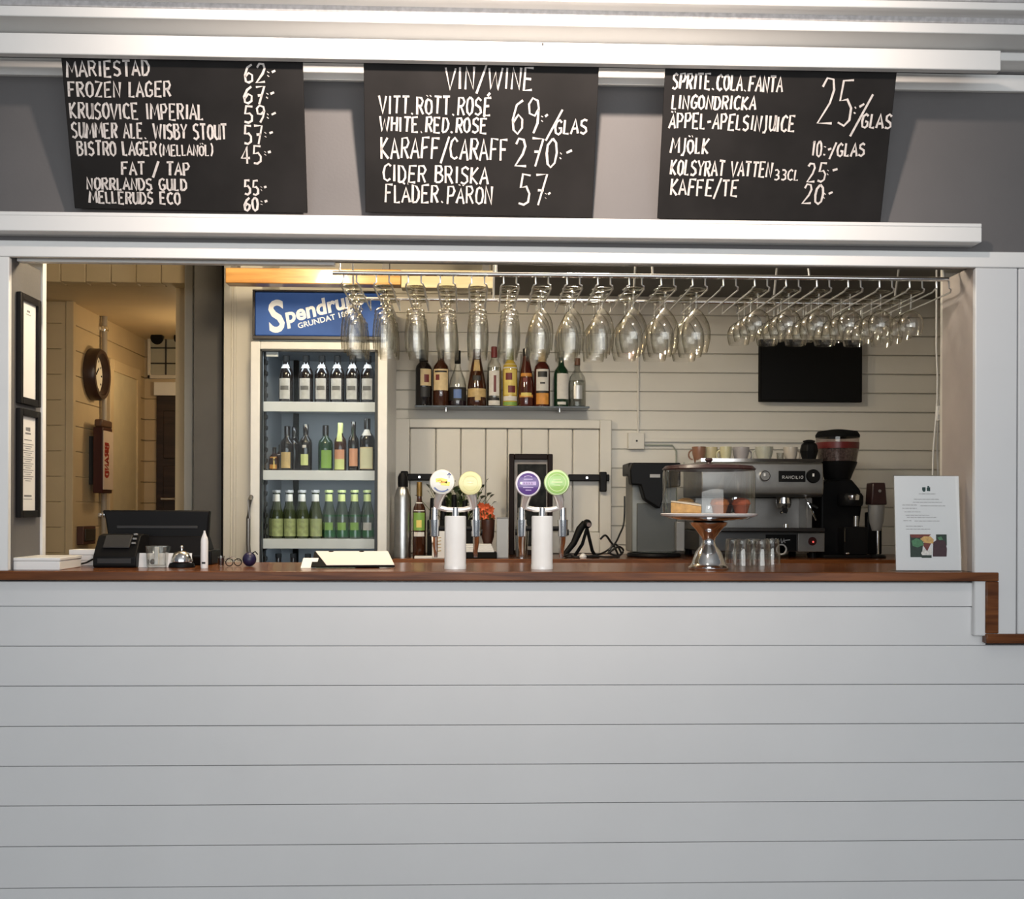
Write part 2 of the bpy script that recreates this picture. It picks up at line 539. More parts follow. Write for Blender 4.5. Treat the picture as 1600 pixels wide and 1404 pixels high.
# ------------------------------------------------------------------ the bar room
xa = at(290, 640, YB).x                   # right edge of the passage
xb = at(303, 640, YB).x
bar_l, bar_r = -2.95, 2.55
zl = at(180, 441, YB).z                   # underside of the lintel over the passage
pitch = pm(30.1, YB)
ph = at(900, 551, YB).z
e = [ph + pitch * k for k in range(-30, 30)]
e = [0.0] + [z for z in e if 0.03 < z < CZ] + [CZ]
plank_wall('wall_back', xb, bar_r, e, YB, CREAM)
lm = MB()                                  # upright boards over the passage
n = 12
for k in range(n):
    x0 = bar_l + (xa - bar_l) * k / n
    lm.box(x0 + .001, bar_l + (xa - bar_l) * (k + 1) / n - .001, YB, YB + .1, zl, CZ)
struct('wall_lintel', lm, YELLOW, bevel=.004, seg=1)
struct('trim_15', MB().box(xa, xb, YB - .03, YB + .12, 0, CZ), CREAM, bevel=.004)
struct('wall_bar_left', MB().box(bar_l - .1, bar_l, JD, YB, 0, CZ), CREAM)
struct('wall_bar_right', MB().box(bar_r, bar_r + .1, JD, YB + .1, 0, CZ), CREAM)
struct('ceiling_bar', MB().box(bar_l, bar_r, .066, YB + .1, CZ, CZ + .1), CREAM)
xs = at(773, 440, 1.25).x
struct('ceiling_soffit', MB().box(xs, bar_r, 1.0, YB, at(1000, 463, YB).z, CZ), DKGREY)
# dark pier and white pilaster left of the fridge
yp = 1.90
struct('wall_pier', MB().box(at(303, 640, yp).x, at(346, 640, yp).x, yp, YB, 0, CZ), DKGREY)
y2 = 1.72
x0, x1 = at(345, 640, y2).x, at(398, 640, y2).x
pl = MB().box(x0 + .012, x1 + .03, y2 + .012, YB, 0, CZ)
pl.box(x0 + .012, x0 + .045, y2, y2 + .02, 0, CZ)
pl.box(x0 + .055, x0 + .07, y2 + .004, y2 + .02, 0, CZ)
struct('trim_16', pl, CREAM, bevel=.003)

# passage beyond: front-facing end, long left wall, far wall
yc = 2.75
xc = at(112, 640, yc).x
pc = pm(39.3, yc)
pz = at(90, 505, yc).z
e = [pz + pc * k for k in range(-20, 12)]
e = [0.0] + [z for z in e if .03 < z < 2.5] + [2.5]
plank_wall('wall_passage_near', bar_l - .3, xc, e, yc, YELLOW)
ye = on_x(226, 640, xc).y
plank_wall('wall_passage_left', yc + .001, ye, e, xc - .02, YELLOW, axis='y')
struct('trim_17', MB().box(xc - .03, xc + .012, yc - .012, yc + .03, 0, 2.5), YELLOW, bevel=.003)
plank_wall('wall_passage_far', xc - .1, xc + 2.6, e, ye, YELLOW)
zp = at(180, 447, YB + .1).z
struct('ceiling_passage', MB().box(bar_l - .3, xc + 2.6, YB + .1, ye + .1, zp, zp + .08), YELLOW)
xpr = at(335, 640, 3.2).x
struct('wall_passage_right', MB().box(xpr, xpr + .1, YB + .13, ye, 0, zp), YELLOW)

# cream door in the left passage wall
ya, yb_ = on_x(169, 640, xc).y, on_x(207, 640, xc).y
zd = on_x(185, 585, xc).z
d = thing('door_1', 'cream door in the passage wall right of the wall clock', 'door', (xc, ya, 0))
d['kind'] = 'structure'
ob = MB().box(xc - .0, xc + .025, ya, yb_, 0, zd).build('door_leaf', M('cream_door_paint', (.62, .55, .38), .45)); ob.parent = d; ob.location = -d.location
o = MB()
o.box(xc, xc + .035, ya - .07, ya, 0, zd + .07); o.box(xc, xc + .035, yb_, yb_ + .07, 0, zd + .07); o.box(xc, xc + .035, ya, yb_, zd, zd + .07)
ob = o.build('door_frame', YELLOW, bevel=.003); ob.parent = d; ob.location = -d.location

# dark doorway in the far wall
x0, x1 = at(246, 700, ye).x, at(320, 700, ye).x
zt = at(260, 619, ye).z
d = thing('door_2', 'dark brown panelled door at the end of the passage', 'door', (x0, ye, 0))
d['kind'] = 'structure'
o = MB().box(x0, x1, ye - .03, ye - .002, 0, zt)
for k in range(5):
    za = .15 + k * (zt - .2) / 5
    o.box(x0 + .05, x1 - .05, ye - .042, ye - .03, za, za + (zt - .2) / 5 - .05)
ob = o.build('door_leaf', DOORW, bevel=.004); ob.parent = d; ob.location = -d.location
ob = MB().box(x0 - .01, x1, ye - .06, ye - .001, zt, at(260, 598, ye).z).build('door_head', WHITE, bevel=.004); ob.parent = d; ob.location = -d.location
ob = MB().tube([(x0 + .05, ye - .03, 1.36), (x0 + .05, ye - .08, 1.36), (x0 + .14, ye - .08, 1.36)], .009).build('door_handle', CHROME); ob.parent = d; ob.location = -d.location

# leaded transom window above it
x0, z0, z1 = at(232, 590, ye).x, at(250, 592, ye).z, at(250, 520, ye).z
wn = thing('window_1', 'small barred window over the dark passage door', 'window', (x0, ye, z0))
wn['kind'] = 'structure'
o = MB()
wd = .36
for (a, b, c, d_) in ((0, wd, 0, .025), (0, wd, z1 - z0 - .02, z1 - z0), (0, .02, 0, z1 - z0), (wd - .02, wd, 0, z1 - z0)):
    o.box(a, b, -.03, -.001, c, d_)
ob = o.build('window_frame', CREAM, wn, bevel=.003)
ob = MB().box(.02, wd - .02, -.012, -.008, .025, z1 - z0 - .02).build('window_pane', M('dull_pane', (.42, .42, .36), .25), wn)
o = MB()
for k in (1, 2):
    o.box(wd * k / 3 - .004, wd * k / 3 + .004, -.02, -.012, .02, z1 - z0 - .02)
    o.box(.02, wd - .02, -.02, -.012, (z1 - z0) * k / 3 - .004, (z1 - z0) * k / 3 + .004)
ob = o.build('glazing_bar', DGREY, wn)

# ------------------------------------------------------------------ bar counter, back counter
bc = thing('bar_counter', 'varnished brown wood counter top running across the serving opening, stepping down at its right end', 'counter', (0, -.03, CT))
th = .028
x_end = at(1561, 900, -.03).x
o = MB().box(-3.2, x_end, -.03, -.001, -th, 0)
o.box(XL + .003, XR - .003, -.002, .56, -th, 0)
ob = o.build('worktop', TABLEW, bc, bevel=.003, loc=(0, .03, 0))
zlow = at(1560, 990, -.03).z - CT
xe0 = at(1541, 950, -.03).x
ob = MB().box(0, x_end - xe0, 0, .029, zlow + .001, -th - .0005).build('step_edge', TABLEW, bevel=.003, loc=(xe0, -.03, CT))
tag(ob, 'short upright wooden edge joining the bar counter to the lower one at right', 'counter edge')
ob = MB().box(0, 3.2 - xe0, -.004, .029, zlow - .03, zlow).build('lower_worktop', TABLEW, bevel=.003, loc=(xe0, -.03, CT))
tag(ob, 'lower wooden counter edge at the right end, one step below the bar counter', 'counter')

x0, x1 = at(613, 880, 1.55).x, at(1480, 880, 1.55).x
bk = thing('back_counter', 'low back counter with wooden top along the rear wall, behind the beer taps', 'counter', ((x0 + x1) / 2, 1.55, 0))
hw = (x1 - x0) / 2
MB().box(-hw, hw, 0, YB - 1.55 - .002, BT - .035, BT).build('worktop', TABLEW, bk, bevel=.003)
MB().box(-hw + .01, hw - .01, .03, YB - 1.55 - .004, 0, BT - .036).build('cabinet', DGREY, bk)
n = 5
for k in range(n):
    a = -hw + .02 + (2 * hw - .04) * k / n
    dr = MB().box(a + .004, a + (2 * hw - .04) / n - .004, .01, .03, .1, BT - .05).build('door', MGREY, bk, bevel=.003)
    MB().tube([(a + .05, .01, BT - .2), (a + .05, -.02, BT - .2), (a + .05, -.02, BT - .1), (a + .05, .01, BT - .1)], .005).build('handle', CHROME, dr)

# white wooden frame with upright boards on the back wall
hx0, hx1, hz0, hz1 = at(612, 700, YB - .03).x, at(955, 700, YB - .03).x, BT + .002, at(800, 655, YB - .03).z
ph_ = thing('wall_panel', 'upright-board white panel in a frame on the back wall behind the beer taps', 'panel', (hx0, YB, BT))
ix0, ix1 = at(640, 700, YB - .03).x - hx0, at(937, 700, YB - .03).x - hx0
iz0, iz1 = at(800, 831, YB - .03).z - BT, at(800, 669, YB - .03).z - BT
tw, thh = hx1 - hx0, hz1 - BT
o = MB()
o.box(0, ix0, -.045, -.001, .002, thh); o.box(ix1, tw, -.045, -.001, .002, thh)
o.box(ix0, ix1, -.045, -.001, iz1, thh); o.box(ix0, ix1, -.045, -.001, .002, iz0)
o.build('panel_frame', CREAM, ph_, bevel=.004)
o = MB()
cuts = [640, 681, 720, 759, 793, 815, 857, 895, 937]
for a, b in zip(cuts[:-1], cuts[1:]):
    xa_, xb_ = at(a, 700, YB - .03).x - hx0, at(b, 700, YB - .03).x - hx0
    o.box(xa_ + .002, xb_ - .002, -.028, -.001, iz0 + .001, iz1 - .001)
o.build('upright_boards', CREAM, ph_, bevel=.005, seg=1)
def arm(px0, px1, pxe, row, side, lab):
    a, b = at(px0, row, YB - .06), at(px1, row, YB - .06)
    t = thing('bracket_arm', lab, 'bracket', (a.x, YB - .045, a.z))
    L = b.x - a.x
    MB().box(0, L, -.022, -.001, -.017, .017).build('strap', SATIN, t, bevel=.004)
    ex = at(pxe, row, YB - .06).x - a.x
    MB().box(ex - .018, ex + .018, -.034, -.001, -.07, .03).build('end_plate', SATIN, t, bevel=.005)
    MB().cyl((L * .45, -.022, 0), (L * .45, -.026, 0), .006).build('bolt', CHROME, t)
arm(627, 690, 632, 745, -1, 'black iron bracket arm fixed to the white panel, left of the yellow tap badges')
arm(888, 952, 942, 746, 1, 'black iron bracket arm fixed to the white panel, right of the green tap badge')

# wooden beam across the bar above the fridge, then a paler length of it
bx0, bx1, bx2 = at(352, 430, 1.3).x, at(626, 430, 1.3).x, at(772, 430, 1.3).x
bz0, bz1 = at(560, 444, 1.3).z, at(560, 420, 1.3).z
o = MB().box(bx0, bx1, 1.3, 1.38, bz0, bz1)
tag(o.build('wooden_beam', BEAMW, bevel=.004), 'orange pine beam under the ceiling, above the blue fridge sign', 'beam')
o = MB().box(bx1 + .002, bx2, 1.3, 1.38, bz0 - .012, bz1)
tag(o.build('wooden_beam', PALEW, bevel=.004), 'pale pine beam behind the hanging glasses, right of the orange one', 'beam')
hb = MB().box(bx0 + .02, bx0 + .05, 1.31, 1.37, bz1 + .001, CZ - .001).box(bx2 - .05, bx2 - .02, 1.31, 1.37, bz1 + .001, CZ - .001)
hb.box(bx1 - .08, bx1 - .05, 1.31, 1.37, bz1 + .001, CZ - .001)
struct('trim_18', hb, DKGREY)

# conduit, socket box and cables on the back wall
cx = at(997, 560, YB).x
o = MB()
o.tube([(cx, YB - .008, at(997, 552, YB).z), (cx, YB - .008, at(997, 678, YB).z)], .006)
tag(o.build('conduit_pipe', CREAM), 'thin upright conduit on the back wall above the socket box', 'pipe')
p = at(993, 689, YB)
t = thing('socket_box', 'cream socket box on the back wall, left of the espresso machine cups', 'socket', (p.x, YB, p.z))
hs = pm(13, YB)
MB().box(-hs, hs, -.03, -.001, -hs, hs).build('box_body', CREAM, t, bevel=.004)
MB().cyl((0.002, -.03, 0.0), (.002, -.033, 0.0), .005).build('screw', DGREY, t)
o = MB()
p2 = at(1290, 686, YB)
o.box(p.x + hs + .001, p2.x, YB - .018, YB - .001, p.z - .004, p.z + .014)
tag(o.build('cable_trunking', CREAM, bevel=.002), 'cream cable trunking running right from the socket box', 'trunking')
o = MB()
p2 = at(1050, 697, YB)
o.tube([(p.x + hs + .001, YB - .012, p.z - .02), (p2.x, YB - .012, p.z - .02), (p2.x + .02, YB - .012, p.z - .05), (p2.x + .02, YB - .012, p.z - .13)], .004)
tag(o.build('cable', M('dull_green_cable', (.33, .36, .3), .5)), 'thin greenish cable bending down below the trunking', 'cable')
# white cords and switch at the right corner
o = MB()
ys = 1.20
for k, px in enumerate((1463, 1471)):
    a, b = at(px, 545, ys), at(px - 3, 742, ys)
    o = MB().tube([(a.x, ys, CZ - .002), (a.x, ys, a.z)] + [(a.x + (b.x - a.x) * t_ + .008 * math.sin(5 * t_ + k), ys + .01 * k, a.z + (b.z - a.z) * t_) for t_ in (.2, .4, .6, .8, 1)], .004)
    tag(o.build('cord', WHITE), ['white cord hanging at the right end of the bar, farther from the jamb', 'white cord hanging at the right end of the bar, next to the jamb'][k], 'cord')
p = at(1466, 645, ys)
t = thing('cord_switch', 'small white pull switch on the cords at the right end of the bar', 'switch', p)
MB().box(-.018, .018, -.028, -.012, -.035, .03).build('switch_body', WHITE, t, bevel=.005)
MB().box(-.010, .010, -.033, -.0285, -.01, .012).build('rocker', CREAM, t, bevel=.002)

# ------------------------------------------------------------------ chalkboard menus
YT_, YBT = -.168, -.040
def board(label, tl, tr, br, bl, lines):
    TL, TR, BR, BL = at(*tl, YT_), at(*tr, YT_), at(*br, YBT), at(*bl, YBT)
    # make it a true rectangle in its own tilted plane
    Z = ((TL + TR) / 2 - (BL + BR) / 2)
    H = Z.length
    Z.normalize()
    X = ((BR - BL) + (TR - TL)).normalized()
    N = X.cross(Z).normalized()          # points to the viewer
    X = Z.cross(N) * 1.0
    X.normalize()
    Wd = ((BR - BL).length + (TR - TL).length) / 2
    C0 = (BL + BR) / 2
    t = thing('menu_board', label, 'menu board', C0)
    hgt = H + .03
    Xn, Zn = X, Z
    def P(a, b, n):
        return Xn * a + Zn * b + N * n
    mb = MB()
    vs = [P(a, b, n) for b in (0, hgt) for n in (0, -.009) for a in (-Wd / 2, Wd / 2)]
    mb.add(vs, [(0, 2, 3, 1), (4, 5, 7, 6), (0, 1, 5, 4), (2, 6, 7, 3), (0, 4, 6, 2), (1, 3, 7, 5)])
    mb.build('board_panel', SLATE, t, bevel=.0015)
    def hit(px, py):
        d = ray(px, py)
        s = (C0 - EYE).dot(N) / d.dot(N)
        q = EYE + d * s - C0
        return q.dot(Xn), q.dot(Zn)
    for (txt, x0, yb0, x1, yb1, hpx, *wd) in lines:
        a, b = hit(x0, yb0), hit(x1, yb1)
        up = hit(x0, yb0 - hpx)
        h = up[1] - a[1]
        mb = MB()
        for st in strokes(txt):
            pts = [(a[0] + (b[0] - a[0]) * u, a[1] + (b[1] - a[1]) * u + v * h) for u, v in st]
            ribbon(mb, pts, (wd[0] if wd else 3.1) * .0021, N * .0003, Xn, Zn, N)
        mb.build('lettering', CHALK, t, smooth=False)
    return t

board('leftmost of the three chalkboard menus, listing beers from 62 to 60', (95, 88), (473, 97), (480, 331), (117, 327), [
    ('MARIESTAD', 105, 120, 234, 118, 24), ('FROZEN LAGER', 107, 152, 267, 151, 23), ('KRUSOVICE IMPERIAL', 110, 185, 318, 187, 24),
    ('SUMMER ALE. WISBY STOUT', 113, 215, 355, 218, 23), ('BISTRO LAGER', 121, 242, 245, 243, 21), ('(MELLANÖL)', 249, 243, 333, 243, 17, 2.4),
    ('FAT / TAP', 190, 273, 297, 274, 20), ('NORRLANDS GULD', 136, 296, 292, 297, 18), ('MELLERUDS ECO', 140, 317, 282, 319, 18),
    ('62', 381, 129, 415, 129, 30), (':-', 417, 121, 431, 116, 12), ('67', 380, 162, 413, 162, 27), (':-', 415, 155, 429, 150, 12),
    ('59', 381, 192, 414, 192, 26), (':-', 416, 187, 432, 182, 12), ('57', 381, 224, 411, 224, 28), (':-', 413, 216, 427, 212, 12),
    ('45', 377, 256, 410, 256, 27), (':-', 413, 243, 424, 241, 9), ('55', 382, 304, 405, 304, 22), (':-', 407, 298, 417, 296, 9),
    ('60', 381, 329, 404, 329, 20), (':-', 407, 321, 418, 318, 9)])
board('middle chalkboard menu headed VIN/WINE, listing wine and cider', (569, 99), (935, 107), (926, 339), (570, 333), [
    ('VIN/WINE', 696, 139, 832, 140, 34), ('VITT.RÖTT.ROSÉ', 593, 177, 766, 180, 27), ('WHITE.RED.ROSÉ', 594, 205, 760, 208, 23),
    ('69', 798, 208, 843, 210, 54), (':-', 845, 192, 856, 186, 14), ('/', 853, 214, 874, 214, 38), ('GLAS', 866, 210, 917, 209, 22),
    ('KARAFF/CARAFF', 595, 247, 793, 250, 32), ('270', 804, 259, 870, 260, 43), (':-', 872, 250, 894, 241, 14),
    ('CIDER BRISKA', 598, 283, 762, 287, 26), ('57', 809, 320, 851, 320, 48), (':-', 851, 312, 860, 308, 14),
    ('FLÄDER.PÄRON', 601, 315, 769, 319, 27)])
board('rightmost of the three chalkboard menus, listing soft drinks and coffee', (1040, 107), (1401, 114), (1376, 347), (1027, 341), [
    ('SPRITE.COLA.FANTA', 1050, 138, 1222, 144, 24), ('LINGONDRICKA', 1049, 170, 1180, 172, 21), ('ÄPPEL-APELSINJUICE', 1045, 200, 1241, 206, 24),
    ('25', 1276, 192, 1330, 196, 70), (':-', 1332, 180, 1350, 170, 16), ('/', 1330, 202, 1356, 202, 50), ('GLAS', 1345, 199, 1392, 202, 22),
    ('MJÖLK', 1047, 239, 1106, 240, 24), ('10:-', 1267, 244, 1298, 244, 24), ('/GLAS', 1296, 245, 1350, 243, 20),
    ('KOLSYRAT VATTEN', 1047, 273, 1205, 277, 23), ('33CL', 1209, 281, 1247, 281, 16, 2.4), ('25', 1260, 283, 1289, 284, 29), (':-', 1290, 275, 1308, 270, 12),
    ('KAFFE/TE', 1047, 305, 1152, 306, 25), ('20', 1253, 318, 1285, 319, 30), (':-', 1285, 311, 1300, 306, 12)])

# ------------------------------------------------------------------ hanging glass rack with its glasses
RX = [547, 598, 648, 698, 747, 797, 847, 896, 944, 993, 1043, 1092, 1140, 1189, 1238, 1286, 1335, 1384, 1431, 1473]
YR = 0.10
zr = at(900, 446, YR).z
zb = at(900, 430, YR).z
rk = thing('glass_rack', 'chrome glass rack hanging under the head of the serving opening', 'rack', (0, YR, zr))
a, b = at(520, 428, YR).x, at(1482, 428, YR).x
MB().cyl((a, 0, zb - zr), (b, 0, zb - zr), .0075).build('front_bar', CHROME, rk)
MB().cyl((a, .44, zb - zr), (b, 0.44, zb - zr), .006).build('rear_bar', CHROME, rk)
GAP = .0205
for px in RX:
    x = at(px, 440, YR).x
    o = MB()
    for s in (-1, 1):
        o.tube([(x + s * GAP, 0, zb - zr - .006), (x + s * GAP, -.002, .004), (x + s * (GAP + .006), -.002, .0), (x + s * (GAP + .009), .01, -.008),
                (x + s * (GAP + .006), .44, -.008), (x + s * (GAP + .004), .442, zb - zr - .004)], .0028, 6)
    o.build('wire_rail', BRUSHED, rk)
for px in (530, 775, 1020, 1265, 1476):
    x = at(px, 428, YR).x
    MB().tube([(x, 0.0, zb - zr), (x, .20, CZ - zr - .001), (x, .22, CZ - zr - .001), (x, .44, zb - zr)], .004).build('hanger_rod', BRUSHED, rk)

def glass_proto(name, parts, zs=.87):
    t = thing(name, '', 'glass')
    for nm, prof in parts:
        MB().lathe([(r, -z * zs) for r, z in prof], 28, None, False, False).build(nm, GLASS, t, angle=60)
    return t
# heights measured downwards from the foot
beer = glass_proto('beer_glass', [
    ('foot', [(.001, 0), (.032, .001), (.033, .0025), (.018, .004), (.010, .008), (.007, .014)]),
    ('stem', [(.007, .014), (.0065, .028), (.013, .036), (.0065, .044), (.0065, .062), (.011, .069), (.007, .076)]),
    ('bowl', [(.007, .076), (.020, .082), (.028, .090), (.0295, .097), (.0275, .102), (.0305, .109), (.0285, .115), (.0315, .123), (.034, .150), (.0355, .185), (.0345, .215), (.033, .235)])])
wine = glass_proto('wine_glass', [
    ('foot', [(.001, 0), (.033, .001), (.034, .0025), (.018, .004), (.010, .007), (.005, .013)]),
    ('stem', [(.005, .013), (.0040, .030), (.0042, .058), (.007, .078)]),
    ('bowl', [(.007, .078), (.018, .090), (.030, .110), (.037, .135), (.0395, .164), (.0385, .198), (.035, .235)])])
burg = glass_proto('wine_glass', [
    ('foot', [(.001, 0), (.036, .001), (.037, .0025), (.018, .004), (.010, .007), (.005, .013)]),
    ('stem', [(.005, .013), (.0040, .030), (.0042, .058), (.006, .072)]),
    ('bowl', [(.006, .072), (.016, .082), (.030, .102), (.043, .132), (.0475, .160), (.0465, .190), (.041, .220), (.037, .238)])])
small = glass_proto('wine_glass', [
    ('foot', [(.001, 0), (.031, .001), (.032, .0025), (.018, .004), (.009, .007), (.0045, .012)]),
    ('stem', [(.0045, .012), (.0036, .030), (.0038, .062), (.006, .072)]),
    ('bowl', [(.006, .072), (.018, .078), (.032, .092), (.0395, .112), (.040, .130), (.037, .150), (.034, .163)])])
ORD = ['first', 'second', 'third', 'fourth', 'fifth', 'sixth', 'seventh', 'eighth', 'ninth', 'tenth', 'eleventh', 'twelfth', 'thirteenth',
       'fourteenth', 'fifteenth', 'sixteenth', 'seventeenth', 'eighteenth', 'nineteenth', 'twentieth']
DEP = ['front', 'second from the front', 'third from the front', 'fourth from the front', 'fifth from the front', 'rearmost']
used = set()
for i, px in enumerate(RX):
    if i == 12 or i == 19:
        continue
    if i < 6:
        pr_, n, dy, kind, grp = beer, 4, .084, 'slim beer glass', 'beer glasses hanging in the rack'
    elif i < 9:
        pr_, n, dy, kind, grp = wine, 4, .088, 'oval wine glass', 'oval wine glasses hanging in the rack'
    elif i < 12:
        pr_, n, dy, kind, grp = burg, 3, .104, 'broad wine glass', 'broad wine glasses hanging in the rack'
    else:
        pr_, n, dy, kind, grp = small, 4, .087, 'small round wine glass', 'small wine glasses hanging in the rack'
    x = at(px, 440, YR).x
    for k in range(n):
        g = pr_ if id(pr_) not in used else copy_tree(pr_)
        used.add(id(pr_))
        g.location = (x + random.uniform(-.001, .001), YR + .045 + dy * k + random.uniform(-.003, .003), zr + .0005)
        g.rotation_euler = (0, 0, random.uniform(0, 6))
        dep = DEP[k] if k < n - 1 else 'rearmost'
        g['label'] = '%s hung %s on the %s rail from the left' % (kind, dep, ORD[i])
        g['group'] = grp

# ------------------------------------------------------------------ bottles
def lerp_prof(kind, R, H):
    K = {
     'long':  [(.94, 0), (1, .02), (1, .58), (.92, .66), (.55, .78), (.40, .86), (.38, .95), (.44, .955), (.44, 1.0)],
     'stout': [(.94, 0), (1, .02), (1, .60), (.90, .68), (.50, .80), (.42, .86), (.42, 1.0)],
     'wine':  [(.94, 0), (1, .02), (1, .60), (.90, .67), (.45, .75), (.38, .80), (.36, .97), (.40, .975), (.40, 1.0)],
     'spirit': [(.95, 0), (1, .02), (1, .66), (.92, .72), (.55, .79), (.40, .83), (.38, 1.0)],
     'cone':  [(.95, 0), (1, .03), (.98, .35), (.75, .60), (.50, .80), (.38, .92), (.38, 1.0)],
     'bell':  [(.97, 0), (1, .02), (1, .38), (.85, .50), (.45, .66), (.32, .74), (.32, 1.0)],
     'round': [(.85, 0), (1, .03), (1, .50), (.90, .62), (.55, .72), (.32, .78), (.30, 1.0)],
     'cider': [(.94, 0), (1, .02), (1, .42), (.88, .55), (.58, .70), (.46, .80), (.42, .95), (.50, .955), (.50, 1.0)],
    }[kind]
    return [(r * R, z * H) for r, z in K]
def prof_r(prof, z):
    for (r0, z0), (r1, z1) in zip(prof[:-1], prof[1:]):
        if z0 <= z <= z1 and z1 > z0:
            return r0 + (r1 - r0) * (z - z0) / (z1 - z0)
    return prof[-1][0]
def bottle(label, kind, R, H, mat, loc, cap=None, caph=.1, labels=(), group=None, liquid=None, rz=0.0):
    t = thing('bottle', label, 'bottle', loc, rz, group)
    pf = lerp_prof(kind, R, H)
    MB().lathe(pf, 24, None, True, True).build('bottle_body', mat, t, angle=50)
    if liquid:
        lm_, top = liquid
        q = [(max(r - .0018, .001), max(z, .004)) for r, z in pf if z < top * H] + [(prof_r(pf, top * H) - .0018, top * H)]
        MB().lathe(q, 20).build('liquid', lm_, t)
    if cap:
        zc = H * (1 - caph)
        rr = max(prof_r(pf, H * .985), prof_r(pf, zc)) + .0012
        MB().lathe([(rr, zc), (rr, H + .002), (rr * .9, H + .004)], 18).build('cap', cap, t)
    for (z0, z1, ang, lm_, *mid) in labels:
        a, b = z0 * H, z1 * H
        ra, rb = prof_r(pf, a) + .0008 + .0006 * len(mid), prof_r(pf, b) + .0008 + .0006 * len(mid)
        MB().patch(ra, rb, a, b, ang, 10, -PI / 2 + (mid[0] if mid else 0)).build('label', lm_, t)
    return t

def G(name, c, rough=.06, coat=.5):
    return M(name, c, rough, var=.02, coat=coat)
G_BLACK = G('near_black_bottle_glass', (.010, .007, .007))
G_BROWN = G('dark_brown_bottle_glass', (.045, .014, .006))
G_RED = G('red_brown_bottle_glass', (.07, .015, .010))
G_GREEN = G('dark_green_bottle_glass', (.008, .035, .016))
G_YEL = G('golden_liqueur_glass', (.60, .42, .06))
L_CREAM = M('cream_label', (.66, .52, .30), .6, var=.10, scale=40)
L_WHITE = M('white_label', (.68, .66, .62), .6, var=.06, scale=60)
L_GOLD = M('gold_label', (.50, .36, .16), .5, var=.15, scale=50)
L_ORANGE = M('orange_label', (.62, .27, .05), .55, var=.2, scale=40)
L_RED = M('dark_red_label', (.16, .02, .02), .5, var=.2)
L_BLUE = M('blue_label', (.10, .18, .42), .5, var=.2)
L_BLACK = M('black_label', (.015, .015, .015), .5)
L_GREEN = M('green_label', (.20, .36, .07), .5, var=.1)
L_LIME = M('pale_lime_label', (.60, .66, .28), .5, var=.1)
L_SALMON = M('salmon_label', (.62, .30, .18), .5, var=.1)
L_YELLOW = M('yellow_label', (.75, .60, .16), .5, var=.15)
LIQ_DARK = M('dark_spirit', (.02, .01, .02), .1)
LIQ_CLEAR = thin_glass('clear_spirit', tint=(.88, .89, .88), edge=(.4, .42, .42), refl=.08, edge_refl=.6)
BGLASS = thin_glass('bottle_clear_glass', tint=(.93, .94, .93), edge=(.3, .32, .32), refl=.08, edge_refl=.65, power=1.8)

YS = YB - .085
sh = thing('wall_shelf', 'glass shelf on the back wall carrying ten spirit bottles', 'shelf', at(783, 637, YB))
a, b, zsh = at(649, 634, YS).x - sh.location.x, at(919, 634, YS).x - sh.location.x, at(783, 634, YS - .06).z
z_ = zsh - sh.location.z
MB().box(a, b, -.16, -.002, z_ - .010, z_).build('shelf_board', M('dark_edge_glass', (.03, .035, .035), .1), sh, bevel=.001)
for px in (697, 874):
    x = at(px, 640, YS).x - sh.location.x
    o = MB().cyl((x, -.10, z_ - .0105), (x, -.10, z_ - .026), .009).cyl((x, -.10, z_ - .018), (x, -.002, z_ - .018), .006)
    o.build('shelf_support', CHROME, sh)
def sp(px, wpx, top, *args, **k):
    p = at(px, 600, YS)
    H = at(px, top, YS).z - zsh
    return bottle(k.pop('label'), args[0], pm(wpx / 2, YS), H, args[1], (p.x, YS, zsh + .0005), group='spirit bottles on the glass shelf', **k)
sp(662, 26, 548, 'spirit', G_BLACK, label='black liqueur bottle with small pale label, at the left end of the glass shelf', cap=MBLACK, caph=.2,
   labels=[(.36, .66, .7, L_CREAM, .35), (.16, .34, .6, L_BLACK, .3), (.42, .56, .3, L_RED, .4, 1)])
sp(689, 25, 548, 'spirit', G_BROWN, label='brown whisky bottle with tall cream label, second from the left on the shelf', cap=G_BLACK, caph=.14,
   labels=[(.28, .66, 1.05, L_CREAM), (.46, .56, .25, L_RED, -.4), (.60, .63, .8, L_BLACK, 0)])
sp(715, 27, 549, 'bell', BGLASS, label='clear bell-shaped bottle with black cap and blue lower label', cap=MBLACK, caph=.22,
   liquid=(LIQ_DARK, .30), labels=[(.10, .34, 1.3, L_BLACK), (.14, .30, .45, L_BLUE, 0.0)])
sp(745, 30, 547, 'cone', G_BROWN, label='tapering dark bottle with gold neck mark and wide gold label', cap=G_RED, caph=.10,
   labels=[(.16, .31, 1.2, L_GOLD), (.62, .82, .5, L_GOLD, .0), (.45, .54, .5, L_BLACK, .0), (.10, .18, .3, L_GOLD, .1)])
sp(772, 22, 543, 'spirit', BGLASS, label='clear bottle with dark red cap and pale script label', cap=L_RED, caph=.17, liquid=(LIQ_CLEAR, .66),
   labels=[(.18, .60, .8, L_WHITE), (.24, .52, .18, L_RED, .1), (.10, .15, .8, L_BLACK), (.02, .10, .9, L_WHITE)])
sp(797, 23, 546, 'spirit', G_YEL, label='yellow liqueur bottle with green cap and red-spotted white label', cap=M('olive_green_cap', (.22, .22, .04), .35), caph=.19,
   labels=[(.66, .74, 1.2, L_WHITE), (.20, .64, .9, L_YELLOW), (.46, .58, .45, L_RED, -.2), (.24, .36, .5, L_RED, .2), (.10, .18, 1.1, L_WHITE), (.02, .08, 1.1, L_GREEN)])
